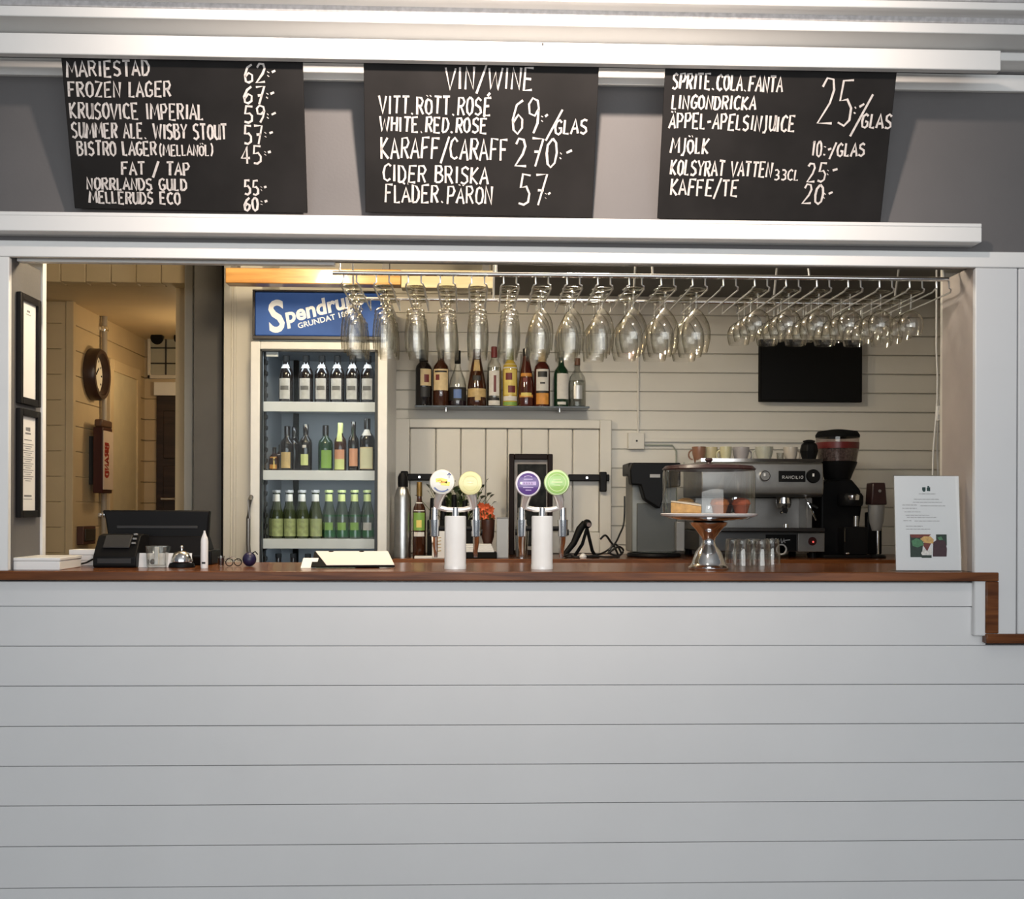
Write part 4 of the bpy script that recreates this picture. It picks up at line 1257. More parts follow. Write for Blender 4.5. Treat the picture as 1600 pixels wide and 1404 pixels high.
for k in range(110):
    a_, el, L = rr.uniform(0, 6.28), rr.uniform(.75, 1.45), rr.uniform(.10, bz(768, 1.98))
    d_ = Vector((math.cos(a_) * math.cos(el), math.sin(a_) * math.cos(el) * .7, math.sin(el)))
    q = Vector((0, 0, .07)) + d_ * L
    s_.tube([(0, 0, .065), Vector((0, 0, .07)) + d_ * L * .5, q], .0015, 5)
    sd = d_.cross(Vector((0, 0, 1))).normalized()
    tip = q + d_ * .045 + Vector((0, 0, -.012))
    m_ = (q + tip) / 2 + Vector((0, 0, .006))
    wv = .020
    o.add([q, m_ + sd * wv, tip, m_ - sd * wv, m_ + Vector((0, 0, .004))], [(0, 1, 4), (1, 2, 4), (2, 3, 4), (3, 0, 4)])
o.build('foliage', LEAF, t); s_.build('stem', STEMG, t)
t = thing('flower_pot', 'red-orange flowers in a dark pot right of the left beer tap', 'flowers', bpos(762, 1.76))
Yp = 1.76
MB().lathe([(pm(6, Yp), 0), (pm(7, Yp), bz(848, Yp)), (pm(10, Yp), bz(838, Yp)), (pm(11, Yp), bz(812, Yp)), (pm(9.5, Yp), bz(811, Yp)), (pm(8.5, Yp), bz(830, Yp))], 24).build('pot', M('dark_brown_pot', (.06, .022, .014), .35), t)
o, s_ = MB(), MB()
for k in range(22):
    a_ = rr.uniform(0, 6.28)
    rad = pm(rr.uniform(2, 15), Yp)
    q = Vector((math.cos(a_) * rad - .008, math.sin(a_) * rad * .8, bz(rr.uniform(786, 810), Yp)))
    s_.tube([(0, 0, bz(825, Yp)), (q.x * .6, q.y * .6, bz(812, Yp)), q], .0014, 5)
    for j in range(6):
        th_ = j * PI / 3 + a_
        pd = Vector((math.cos(th_), -.5, math.sin(th_))).normalized()
        sd = pd.cross(Vector((0, -1, 0))).normalized()
        o.add([q, q + pd * .010 + sd * .006, q + pd * .019, q + pd * .010 - sd * .006], [(0, 1, 2, 3)])
o.build('blossom', M('red_orange_petals', (.58, .10, .03), .6, var=.4, scale=30), t); s_.build('stem', STEMG, t)
o = MB()
for k in range(14):
    a_ = rr.uniform(0, 6.28); el = rr.uniform(.2, 1.1)
    d_ = Vector((math.cos(a_) * math.cos(el), math.sin(a_) * math.cos(el), math.sin(el)))
    q = Vector((0, 0, bz(815, Yp)))
    sd = d_.cross(Vector((0, 0, 1))).normalized() * .008
    o.add([q, q + d_ * .03 + sd, q + d_ * .06, q + d_ * .03 - sd], [(0, 1, 2, 3)])
o.build('leaf', M('mid_leaf', (.07, .15, .03), .5), t)
t = thing('grey_carton', 'grey upright carton between the flower pot and the black frame', 'carton', bpos(785, 1.66))
MB().box(-pm(9, 1.7), pm(9, 1.7), -.02, .05, 0, bz(810, 1.70)).build('carton_body', M('pale_grey_card', (.42, .44, .47), .5), t, bevel=.002)
MB().box(-pm(9, 1.7), pm(9, 1.7), -.0205, .0505, bz(810, 1.70) + .0003, bz(808, 1.70)).build('carton_lid', MGREY, t, bevel=.001)
t = thing('napkin_pile', 'pile of white napkins on a dark tray behind the left beer tap', 'napkins', bpos(752, 1.64))
MB().box(-pm(30, 1.66), pm(24, 1.66), -.05, .08, 0, bz(862, 1.66)).build('tray', MBLACK, t, bevel=.003)
for k in range(4):
    z0 = bz(862, 1.66) + .0004 + k * .009
    MB().box(-pm(26, 1.66), pm(20, 1.66) - .004 * k, -.045 + .003 * k, .075, z0, z0 + .0086).build('napkin', PAPER, t, bevel=.002)
t = thing('note_block', 'flat white notepad on the back counter left of the napkin pile', 'notepad', bpos(662, 1.60))
MB().box(-pm(14, 1.6), pm(14, 1.6), -.03, .03, 0, .010).build('sheets', PAPER, t, bevel=.001)
MB().box(-pm(14, 1.6), pm(14, 1.6), .0305, .036, 0, .012).build('binding', DGREY, t, bevel=.001)
t = thing('price_booklet', 'small white spotted booklet standing behind the left tap column', 'booklet', bpos(685, 1.62), .25)
MB().box(-pm(10, 1.6), pm(10, 1.6), -.004, .004, 0, bz(830, 1.62)).build('cover', PAPER, t, bevel=.001)
mb = MB()
for k in range(5):
    ribbon(mb, [(-.02, .03 + k * .015), (.012, .034 + k * .015)], .004, Vector((0, -.0042, 0)), XX, ZZ, NN, .0004)
mb.build('print', L_GOLD, t)
t = thing('black_bottle_rack', 'black plastic caddy on the back counter behind the left tap', 'caddy', bpos(690, 1.74))
MB().box(-pm(22, 1.8), pm(50, 1.8), -.03, .05, 0, bz(812, 1.80)).build('caddy_body', MBLACK, t, bevel=.006)
for k in range(4):
    x = -pm(14, 1.8) + k * .05
    MB().cyl((x, .01, bz(812, 1.8)), (x, .01, bz(rr.uniform(768, 792), 1.8)), .016, .011).build('tool_handle', BLACK, t, bevel=.002)

# black framed board leaning on the wall, with dark coffee grinder look: frame, mount and dark pane
Yf = 1.98
t = thing('standing_frame', 'tall black frame standing on the back counter behind the purple tap badge', 'frame', bpos(829, Yf))
w2, hh = pm(34, Yf), bz(709, Yf)
fw_ = pm(8, Yf)
o = MB()
o.box(-w2, -w2 + fw_, -.02, .02, 0, hh); o.box(w2 - fw_, w2, -.02, .02, 0, hh); o.box(-w2 + fw_, w2 - fw_, -.02, .02, hh - fw_ * 1.1, hh); o.box(-w2 + fw_, w2 - fw_, -.02, .02, 0, fw_)
o.build('frame', M('black_brown_frame', (.012, .006, .005), .45, spec=.12), t, bevel=.004)
MB().box(-w2 + fw_, w2 - fw_, .004, .012, fw_, hh - fw_ * 1.1).build('mount', M('dull_mount', (.30, .27, .25), .6, var=.2), t)
MB().box(-w2 + fw_ + pm(5, Yf), w2 - fw_ - pm(2, Yf), -.002, .0035, fw_ + .02, hh - fw_ * 1.1 - pm(7, Yf)).build('picture', M('dark_picture', (.012, .012, .010), .4, var=.9, scale=30, spec=.1), t, bevel=.002)
t = thing('steel_shaker', 'steel cocktail shaker on the back counter left of the right tap column', 'shaker', bpos(815, 1.68))
MB().lathe([(.026, 0), (.032, .10), (.033, .13), (.024, .155), (.018, .18), (.018, .20), (.014, .206)], 24).build('shaker_body', CHROME, t)
MB().lathe([(.0185, .185), (.0195, .187), (.0195, .206), (.015, .212)], 20).build('cap', STEEL, t)

# bag sealer / barcode scanner with cables
t = thing('handheld_scanner', 'black handheld scanner resting on its stand, right of the right beer tap', 'scanner', bpos(905, 1.70))
Ys_ = 1.70
def sx_(px): return at(px, 860, Ys_).x - t.location.x
MB().tube([(sx_(880), -.02, bz(868, Ys_)), (sx_(896), -.01, bz(848, Ys_)), (sx_(906), 0, bz(826, Ys_)), (sx_(914), 0, bz(816, Ys_))], [.012, .015, .018, .016], 12).build('grip', BLACK, t)
MB().ball((sx_(917), 0, bz(818, Ys_)), .022, .03, .022).build('scan_head', BLACK, t)
MB().cyl((sx_(919), -.028, bz(819, Ys_)), (sx_(919), -.032, bz(819, Ys_)), .010).build('scan_window', M('brown_lens', (.12, .06, .04), .2), t)
MB().tube([(sx_(917), 0, bz(825, Ys_)), (sx_(910), .01, bz(850, Ys_)), (sx_(898), .02, .004)], .008).tube([(sx_(917), 0, bz(825, Ys_)), (sx_(926), .02, bz(860, Ys_)), (sx_(932), .03, .004)], .008).build('stand_leg', BLACK, t)
MB().box(sx_(884), sx_(936), -.03, .06, 0, .006).build('stand_base', BLACK, t, bevel=.002)
t = thing('white_bulb', 'small white round cap on the back counter below the scanner', 'cap', bpos(911, 1.60))
MB().lathe([(.014, 0), (.017, .008), (.013, .018), (.005, .023), (.001, .024)], 20, None, True, False).build('cap_body', WHITE, t)
CAB = M('black_cable', (.01, .01, .01), .4)
def cable(pts, r, lab):
    o = MB()
    P = [at(px, py, Y) for px, py, Y in pts]
    P = [Vector((v.x, v.y, max(v.z, BT + r + .001))) for v in P]
    Q = []
    for i in range(len(P) - 1):
        p0, p1, p2, p3 = P[max(0, i - 1)], P[i], P[i + 1], P[min(len(P) - 1, i + 2)]
        for j in range(5):
            u = j / 5
            Q.append(0.5 * ((2 * p1) + (p2 - p0) * u + (2 * p0 - 5 * p1 + 4 * p2 - p3) * u * u + (3 * p1 - p0 - 3 * p2 + p3) * u ** 3))
    Q.append(P[-1])
    o.tube(Q, r)
    tag(o.build('cable', CAB), lab, 'cable')
cable([(976, 775, 1.95), (975, 815, 1.93), (968, 835, 1.9), (960, 850, 1.87), (945, 862, 1.85), (930, 868, 1.82)], .0045, 'black cable hanging down from behind the coffee brewer')
cable([(938, 842, 1.79), (946, 836, 1.80), (954, 846, 1.82), (960, 854, 1.83), (966, 868, 1.84)], .005, 'black cable arching right from the scanner to the brewer')
cable([(950, 864, 1.66), (966, 854, 1.68), (974, 860, 1.70), (966, 868, 1.68), (951, 862, 1.67), (962, 850, 1.69), (972, 866, 1.70)], .005, 'coiled black cable lying left of the coffee brewer')
cable([(878, 870, 1.61), (890, 866, 1.63), (900, 872, 1.62), (925, 868, 1.63), (945, 872, 1.64), (968, 870, 1.66)], .005, 'black cable lying along the back counter below the scanner')

# filter coffee brewer
Yc = 1.72
t = thing('coffee_brewer', 'steel coffee brewer with black head, left of the domed cake stand', 'coffee brewer', bpos(1025, Yc + .12))
ox, oy = t.location.x, t.location.y
def cx_(px): return at(px, 860, Yc).x - ox
def cz_(py): return at(1025, py, Yc).z - BT
MB().box(cx_(990), cx_(1062), -.05, .16, .022, cz_(742)).build('steel_body', M('satin_steel_case', (.20, .205, .19), .4, .25, var=.08), t, bevel=.006)
MB().box(cx_(998), cx_(1061), -.058, -.051, .024, cz_(786)).build('front_panel', M('dark_olive_panel', (.055, .057, .050), .4), t, bevel=.003)
MB().prism([(cx_(985), cz_(757)), (cx_(983), cz_(735)), (cx_(987), cz_(723)), (cx_(1062), cz_(723)), (cx_(1062), cz_(760)), (cx_(1040), cz_(762)), (cx_(1030), cz_(795)), (cx_(1006), cz_(780)), (cx_(1000), cz_(758))], -.14, -.051).build('head', BLACK, t, bevel=.006)
MB().box(cx_(985), cx_(1064), -.051, .17, cz_(742) + .001, cz_(722)).build('top_cover', SATIN, t, bevel=.006)
MB().box(cx_(1014), cx_(1030), -.1415, -.1405, cz_(746), cz_(741))  .build('badge', M('dim_silver_badge', (.35, .35, .35), .5), t)
MB().lathe([(.125, 0), (.13, .008), (.125, .018), (.09, .021)], 36, Matrix.Translation((cx_(1026), -.04, 0))).build('base', BLACK, t)
MB().lathe([(.085, .0215), (.088, .024), (.06, .0255)], 32, Matrix.Translation((cx_(1026), -.055, 0))).build('hot_plate', STEEL, t)
MB().box(cx_(1058), cx_(1071), -.10, -.05, .03, cz_(815)).build('tap_handle', MGREY, t, bevel=.003)

# ------------------------------------------------------------------ cake stand on the counter
p = on_z(1107, 891, CT)
Yk = p.y + .055
p = at(1107, 891, Yk)
t = thing('cake_stand', 'silver pedestal cake stand with clear domed cover near the espresso machine', 'cake stand', (p.x, Yk, CT + .0003))
def kz(py): return at(1107, py, Yk).z - CT
kp = lambda n_: pm(n_, Yk)
MB().lathe([(kp(31), 0), (kp(32), .003), (kp(32), .008), (kp(28), .014), (kp(26), .022), (kp(25), .030), (kp(20), kz(862)), (kp(12), kz(852)), (kp(10), kz(846)), (kp(11), kz(840)), (kp(20), kz(828)), (kp(28), kz(820)), (kp(30), kz(816)), (kp(22), kz(814)), (kp(60), kz(811)), (kp(66), kz(808))], 48).build('pedestal', CHROME, t, angle=50)
zpl = kz(806)
MB().lathe([(kp(66), kz(808) + .0003), (kp(74), zpl), (kp(76), zpl + .006), (kp(74), zpl + .009), (kp(66), zpl + .006)], 56).build('plate', M('glazed_white_china', (.78, .76, .76), .15, coat=.5), t)
zd0, zd1 = zpl + .0095, kz(733)
MB().lathe([(kp(72), zd0), (kp(72), zd1 - .012), (kp(70), zd1 - .002)], 56, None, False, False).build('dome', ACRYL, t)
MB().lathe([(kp(71), zd1 - .004), (kp(73), zd1), (kp(68), zd1 + .010), (kp(40), zd1 + .016), (.001, zd1 + .017)], 56, None, True, False).build('dome_lid', M('brown_dome_lid', (.05, .025, .025), .25), t)
MB().lathe([(.008, zd1 + .016), (.006, zd1 + .022), (.014, zd1 + .030), (.010, zd1 + .036), (.001, zd1 + .037)], 20, None, True, False).build('lid_knob', M('brown_dome_lid'), t)
def cake(nm, lab, cat, dx, dy, build):
    q = thing(nm, lab, cat, (p.x + dx, Yk + dy, CT + .0003 + zpl + .0085))
    build(q)
SPONGE = M('golden_sponge', (.62, .36, .13), .8, var=.25, scale=40, bump=.4, bscale=90)
def slice_(q):
    MB().add([(-.05, -.02, 0), (.045, -.05, 0), (.05, .03, 0), (-.05, -.02, .036), (.045, -.05, .022), (.05, .03, .030)], [(0, 2, 1), (3, 4, 5), (0, 1, 4, 3), (1, 2, 5, 4), (2, 0, 3, 5)]).build('sponge', SPONGE, q, bevel=.003)
    MB().add([(-.05, -.02, .0365), (.045, -.05, .0225), (.05, .03, .0305), (-.05, -.02, .041), (.045, -.05, .027), (.05, .03, .035)], [(0, 2, 1), (3, 4, 5), (0, 1, 4, 3), (1, 2, 5, 4), (2, 0, 3, 5)]).build('cream_top', M('cream_topping', (.80, .70, .55), .6), q, bevel=.002)
cake('cake_slice', 'pale cream-topped cake slice at the left under the dome', 'cake', -kp(40), -.02, slice_)
def muffin(col, nm):
    def f(q):
        MB().lathe([(.020, 0), (.027, .026)], 20).build('paper_case', M(nm + '_case', tuple(c * .6 for c in col), .7), q)
        MB().lathe([(.027, .0265), (.031, .032), (.026, .044), (.012, .050), (.001, .051)], 20, None, True, False).build('crumb_top', M(nm, col, .8, var=.3, scale=60, bump=.5), q)
    return f
cake('muffin', 'golden muffin behind the cream-topped slice under the dome', 'muffin', -kp(30), .07, muffin((.50, .26, .08), 'golden_muffin'))
cake('muffin', 'orange-brown muffin in the middle under the dome', 'muffin', kp(14), -.03, muffin((.42, .13, .03), 'orange_muffin'))
cake('muffin', 'dark chocolate muffin beside the orange-brown one under the dome', 'muffin', kp(30), .045, muffin((.09, .03, .015), 'chocolate_muffin'))
cake('muffin', 'reddish muffin at the right under the dome', 'muffin', kp(49), -.02, muffin((.36, .08, .03), 'red_muffin'))

# tumblers behind the cake stand
TG = thin_glass('tumbler_glass', tint=(.92, .93, .93), edge=(.35, .37, .37), refl=.10, edge_refl=.65, power=1.8)
k = 0
for Yg, pxs in ((.49, (1146, 1176, 1205)), (.40, (1160, 1190))):
    for px in pxs:
        q = at(px, 870, Yg)
        g = thing('tumbler', '%s upturned clear tumbler in the cluster right of the cake stand, %s row' % (('left', 'middle', 'right')[pxs.index(px)] if len(pxs) == 3 else ('left', 'right')[pxs.index(px)], 'rear' if Yg > .43 else 'front'), 'glass', (q.x, Yg, CT + .0003), k, 'upturned tumblers by the cake stand')
        MB().lathe([(.0335, 0), (.0325, .03), (.028, .085), (.026, .09), (.001, .091)], 12, None, False, False).build('tumbler_wall', TG, g, angle=60)
        MB().lathe([(.025, .074), (.026, .0895)], 12).build('thick_base', TG, g)
        k += 1

# ------------------------------------------------------------------ espresso machine
Ye = 1.70
t = thing('espresso_machine', 'steel espresso machine with cups on top, on the back counter behind the cake stand', 'espresso machine', bpos(1187, Ye))
ox = t.location.x
def ex_(px): return at(px, 860, Ye).x - ox
def ez(py): return at(1187, py, Ye).z - BT
STL = M('espresso_steel', (.33, .32, .305), .42, .9, var=.12, scale=12)
xl_, xr_ = ex_(1092), ex_(1281)
for px in (1100, 1274):
    for yy in (.02, .36):
        MB().lathe([(.02, 0), (.017, .02), (.017, .0295)], 16, Matrix.Translation((ex_(px), yy + .02, 0))).build('foot', BLACK, t)
MB().box(xl_, xr_, .0, .40, .03, ez(830)).build('base_case', M('dark_steel_case', (.10, .10, .10), .35, .5), t, bevel=.005)
MB().box(ex_(1196), ex_(1244), -.006, -.0005, .034, ez(835)).build('front_panel', BLACK, t, bevel=.002)
MB().box(ex_(1246), ex_(1288), -.006, -.0005, ez(862), ez(832)).build('switch_panel', STL, t, bevel=.003)
MB().cyl((ex_(1268), -.006, ez(845)), (ex_(1268), -.014, ez(845)), .020).build('power_switch', M('red_black_switch', (.06, .01, .01), .3), t)
MB().cyl((ex_(1269), -.0145, ez(846)), (ex_(1269), -.0165, ez(846)), .0045).build('pilot_light', M('red_pilot_light', (.8, .1, .08), .3, emit=(1, .12, .1), estr=.8), t)
MB().lathe([(.024, 0), (.026, .006), (.021, .008), (.019, .004)], 28, Matrix.Translation((ex_(1220), -.0065, ez(858))) @ Matrix.Rotation(PI / 2, 4, 'X')).build('round_gauge', M('pale_ring_enamel', (.62, .62, .60), .3), t)
MB().cyl((ex_(1220), -.009, ez(858)), (ex_(1220), -.0105, ez(858)), .019).build('gauge_face', MBLACK, t)
mb = MB()
for s_ in strokes('ROMA', .02):
    ribbon(mb, [(ex_(1204) + u * (ex_(1226) - ex_(1204)), ez(848) + v * .022) for u, v in s_], .003, Vector((0, -.0061, 0)), XX, ZZ, NN, .0004)
ribbon(mb, [(ex_(1224), ez(844)), (ex_(1234), ez(843))], .004, Vector((0, -.0061, 0)), XX, ZZ, NN, .0004)
mb.build('lettering', M('silver_print', (.5, .5, .5), .4), t, smooth=False)
MB().box(xl_ + .01, xr_ - .005, -.09, .0, ez(829.5), ez(824)).build('drip_tray', M('drip_tray_black', (.02, .018, .018), .3), t, bevel=.002)
MB().box(xl_ + .01, xr_ - .012, .14, .40, ez(829) + .001, ez(777)).build('back_plate', STL, t, bevel=.003)
MB().box(ex_(1262), ex_(1271), .02, .139, ez(829) + .001, ez(777)).build('side_post', STL, t, bevel=.003)
MB().prism_x([(-.05, ez(772)), (-.06, ez(760)), (-.045, ez(724)), (-.03, ez(722)), (.40, ez(722)), (.40, ez(776)), (-.03, ez(776))], xl_, xr_).build('upper_case', STL, t, bevel=.006)
MB().box(ex_(1211), ex_(1252), -.063, -.055, ez(753), ez(736)).build('name_plate', BLACK, t, bevel=.002)
mb = MB()
for s_ in strokes('RANCILIO', .01):
    ribbon(mb, [(ex_(1216) + u * (ex_(1248) - ex_(1216)), ez(748) + v * .013) for u, v in s_], .0032, Vector((0, -.0632, 0)), XX, ZZ, NN, .0004)
mb.build('lettering', M('silver_print'), t, smooth=False)
for px, rr_, nm in ((1264, .032, 'steam_knob'), (1189, .026, 'pressure_gauge')):
    T = Matrix.Translation((ex_(px), -.055, ez(744))) @ Matrix.Rotation(PI / 2, 4, 'X')
    kb = MB().lathe([(rr_, 0), (rr_, .012), (rr_ * .9, .018)], 28, T).build(nm, CHROME if px < 1200 else BLACK, t)
    MB().lathe([(rr_ * .78, .0185), (rr_ * .78, .0195)], 24, T).build('dial', MGREY if px < 1200 else MBLACK, kb)
    MB().box(-.004, .004, -.002, 0, -.006, .008).build('pointer', WHITE, kb, loc=(ex_(px) - .004, -.076, ez(744) + .004))
MB().box(xl_, xr_, -.04, -.036, ez(722), ez(717)).box(xl_, xl_ + .004, -.036, .39, ez(722), ez(717)).box(xr_ - .004, xr_, -.036, .39, ez(722), ez(717)).build('cup_rail', CHROME, t)
for px in (1226, 1150):
    MB().cyl((ex_(px), .02, ez(777)), (ex_(px), .02, ez(786)), .034, .036).build('group_head', CHROME, t)
    pf_ = MB().cyl((ex_(px), .02, ez(786.5)), (ex_(px), .02, ez(793)), .036, .030).build('portafilter', STL, t)
    MB().tube([(ex_(px), -.012, ez(790)), (ex_(px) - .02, -.06, ez(793)), (ex_(px) - .035, -.13, ez(797))], [.009, .012, .013], 12).build('portafilter_handle', BLACK, pf_)
    MB().tube([(ex_(px), .02, ez(793)), (ex_(px), .018, ez(797)), (ex_(px) + .016, .012, ez(801))], .006).tube([(ex_(px), .02, ez(793)), (ex_(px), .018, ez(797)), (ex_(px) - .016, .012, ez(801))], .006).build('twin_spout', CHROME, pf_)
MB().tube([(ex_(1256), -.02, ez(776)), (ex_(1258), -.045, ez(785)), (ex_(1262), -.05, ez(795)), (ex_(1270), -.05, ez(812))], .005).build('steam_wand', CHROME, t)
MB().tube([(ex_(1259), -.046, ez(787)), (ex_(1270), -.05, ez(792)), (ex_(1272), -.052, ez(794))], .008).build('wand_grip', BLACK, t)
MB().cyl((ex_(1225), -.03, ez(823.5)), (ex_(1225), -.03, ez(818)), .012).build('tray_cap', CHROME, t)

# cups on the espresso machine
Yu = Ye + .10
zc_ = at(1187, 722, Ye).z + .0005
cups = [(1092, .034, (.26, .13, .08), 'brown cup at the left end of the row on the espresso machine', 'brown_cup_glaze'),
        (1112, .034, (.60, .52, .32), 'cream cup beside the brown one on the espresso machine', 'cream_cup_glaze'),
        (1134, .028, (.62, .58, .36), 'yellowish cup, third from the left on the espresso machine', 'yellow_cup_glaze'),
        (1160, .040, (.38, .35, .35), 'grey cup in the middle of the row on the espresso machine', 'grey_cup_glaze'),
        (1194, .042, (.46, .46, .38), 'wide greenish-grey cup right of the middle on the espresso machine', 'sage_cup_glaze'),
        (1238, .034, (.56, .50, .42), 'pale cup at the right end of the row on the espresso machine', 'pale_cup_glaze')]
for k, (px, r_, col, lab, nm) in enumerate(cups):
    c = thing('cup', lab, 'cup', (at(px, 700, Yu).x, Yu + (.03 if k % 2 else 0), zc_ + .0002), group='cups on the espresso machine')
    GZ = M(nm, col, .25, var=.08, coat=.4)
    hc = at(px, 692, Yu).z - zc_ - .018
    MB().lathe([(r_ * .62, 0), (r_ * .64, .005), (r_ * .95, hc * .6), (r_, hc), (r_ * .93, hc), (r_ * .86, hc * .55), (r_ * .5, .008), (.001, .007)], 28, None, True, False).build('cup_body', GZ, c)
    a_ = .4 if k % 2 else 2.6
    MB().tube([(math.cos(a_) * (r_ * .95 + .022 * math.sin(u)), math.sin(a_) * (r_ * .95 + .022 * math.sin(u)) * .6 - .004, hc * .5 + hc * .3 * math.cos(u)) for u in [PI * j / 8 for j in range(9)]], .004).build('handle', GZ, c)
sp_ = [(1222, 'small clear glass between the cups on the espresso machine')]
c = thing('shot_glass', sp_[0][1], 'glass', (at(1219, 700, Yu).x, Yu, zc_ + .0002))
MB().lathe([(.014, 0), (.018, .05), (.0165, .05), (.0125, .006), (.001, .005)], 20, None, True, False).build('glass_body', TG, c)

# ------------------------------------------------------------------ grinder with bean hopper
Yg = 1.72
t = thing('coffee_grinder', 'black coffee grinder with clear bean hopper, right of the espresso machine', 'coffee grinder', bpos(1318, Yg + .08))
ox = t.location.x
def gx(px): return at(px, 860, Yg).x - ox
def gz(py): return at(1318, py, Yg).z - BT
gp = lambda n_: pm(n_, Yg)
MB().prism([(gx(1288), 0), (gx(1288), gz(760)), (gx(1298), gz(748)), (gx(1338), gz(748)), (gx(1352), gz(765)), (gx(1354), gz(790)), (gx(1350), gz(820)), (gx(1350), 0)], -.02, .15).build('motor_body', BLACK, t, bevel=.012, seg=3)
MB().box(gx(1283), gx(1356), -.12, .15, 0, .016).build('base_plate', BLACK, t, bevel=.004)
cxh = gx(1322)
T = Matrix.Translation((cxh, .05, 0))
MB().lathe([(gp(20), gz(748) - .003), (gp(24), gz(738)), (gp(30), gz(724)), (gp(31), gz(720))], 32, T).build('hopper_collar', BLACK, t)
MB().lathe([(gp(30), gz(719.5)), (gp(33), gz(700)), (gp(34), gz(681))], 40, T, False, False).build('bean_hopper', thin_glass('smoked_hopper', tint=(.80, .74, .74), edge=(.35, .30, .30), refl=.06, edge_refl=.5), t)
MB().lathe([(gp(29), gz(719)), (gp(32), gz(700)), (gp(31), gz(699))], 36, T).build('coffee_beans', M('coffee_beans', (.12, .09, .08), .5, var=.7, scale=110, bump=.6, bscale=140), t)
MB().lathe([(gp(33.6), gz(699)), (gp(34.2), gz(689)), (gp(33.9), gz(689)), (gp(33.3), gz(699))], 40, T, False, False).build('hopper_band', M('dark_red_band', (.13, .012, .012), .35), t)
MB().lathe([(gp(34.5), gz(681)), (gp(35), gz(677)), (gp(31), gz(671)), (gp(10), gz(668)), (.001, gz(668))], 40, T, True, False).build('hopper_lid', MBLACK, t)
MB().lathe([(.055, gz(790)), (.06, gz(785)), (.06, gz(775)), (.05, gz(770))], 28, Matrix.Translation((gx(1331), -.055, 0))).build('doser', BLACK, t)
MB().lathe([(.034, gz(781)), (.036, gz(778)), (.036, gz(774)), (.028, gz(772))], 28, Matrix.Translation((gx(1331), -.085, 0))).build('doser_ring', CHROME, t)
MB().cyl((gx(1331), -.09, gz(790)), (gx(1331), -.09, gz(782)), .006).cyl((gx(1337), -.08, gz(822)), (gx(1337), -.08, gz(806)), .012).build('spout', STEEL, t)
MB().box(gx(1315), gx(1352), -.115, -.022, .017, gz(823)).build('grounds_drawer', BLACK, t, bevel=.004)
MB().tube([(gx(1316), -.118, gz(846)), (gx(1316), -.118, gz(826))], .003).build('chrome_strip', CHROME, t)
MB().ball((gx(1320), -.118, gz(864)), .010, .006, .007).build('badge', CHROME, t)
# tamper-like black knock box head left of the hopper
t2 = thing('black_canister', 'black faceted canister on the espresso machine, left of the bean hopper', 'canister', (at(1264, 700, Ye + .04).x, Ye + .04, zc_ + .0003))
MB().lathe([(.026, 0), (.034, .02), (.044, .055), (.038, .085), (.024, .097)], 8, Matrix.Rotation(.3, 4, 'Z')).build('canister_body', BLACK, t2, bevel=.004, angle=20)
MB().lathe([(.028, .0972), (.030, .103), (.012, .108)], 8, Matrix.Rotation(.3, 4, 'Z')).build('lid', MBLACK, t2)
# hand blender stand
Yh = 1.74
t = thing('drink_mixer', 'upright drink mixer with dark brown head and chrome shaft, right of the grinder', 'mixer', bpos(1369, Yh))
ox = t.location.x
def hx_(px): return at(px, 860, Yh).x - ox
def hz_(py): return at(1369, py, Yh).z - BT
MB().lathe([(.045, 0), (.047, .006), (.040, .014), (.018, .018)], 28).build('base', BLACK, t)
MB().box(-.036, .036, .02, .06, .016, hz_(800)).build('post', BLACK, t, bevel=.006)
MB().lathe([(.020, hz_(829)), (.033, hz_(815)), (.038, hz_(800)), (.038, hz_(789))], 24).build('grey_sleeve', MGREY, t)
MB().prism([(hx_(1357), hz_(788.5)), (hx_(1359), hz_(754)), (hx_(1379), hz_(754)), (hx_(1382), hz_(788.5))], -.035, .05).build('mixer_head', M('dark_brown_plastic', (.035, .014, .014), .35), t, bevel=.006)
MB().cyl((hx_(1370), -.0355, hz_(767)), (hx_(1370), -.038, hz_(767)), .007).build('button', MGREY, t)
MB().cyl((hx_(1371), 0, hz_(829)), (hx_(1371), 0, .018), .007).build('shaft', CHROME, t)

# ------------------------------------------------------------------ A4 sign in a clear holder
Ya = .035
t = thing('menu_sign', 'white printed menu sheet in a clear holder at the right end of the counter', 'sign', (at(1451, 880, Ya).x, Ya, CT + .0003))
w2 = pm(52, Ya)
hh = at(1451, 743, Ya).z - CT
lean = Matrix.Rotation(math.radians(-4), 4, 'X')
MB().box(-w2, w2, -.0015, .0015, .003, hh, lean).build('paper', M('sign_paper', (.88, .88, .90), .6, var=.01), t)
MB().box(-w2 - .002, w2 + .002, -.0045, -.0020, .0, hh + .002, lean).build('holder_front', ACRYL, t)
MB().box(-w2 - .002, w2 + .002, .0020, .0045, .0, hh + .002, lean).build('holder_back', ACRYL, t)
MB().box(-w2 - .002, w2 + .002, -.005, .07, .0, .003).build('holder_foot', ACRYL, t)
def sgx(px): return (px - 1451) / 52 * w2
def sgz(py): return .003 + (888 - py) / 145 * (hh - .003)
def sheet_print(nm, mat, items):
    mb = MB()
    for x0_, x1_, py, th_ in items:
        O = lean @ Vector((0, -.0017, 0)); Zv = lean.to_3x3() @ ZZ; Nv = lean.to_3x3() @ NN
        ribbon(mb, [(sgx(x0_), sgz(py)), (sgx(x1_), sgz(py))], th_ * w2 / 52, O, XX, Zv, Nv, .0002)
    mb.build(nm, mat, t, smooth=False)
sheet_print('logo', M('dark_teal_print', (.01, .05, .045), .6), [(1443.5, 1449, 763, 5), (1444.5, 1448, 766, 3), (1451, 1456.5, 763.5, 6), (1452, 1455, 759.5, 2)])
rows = []
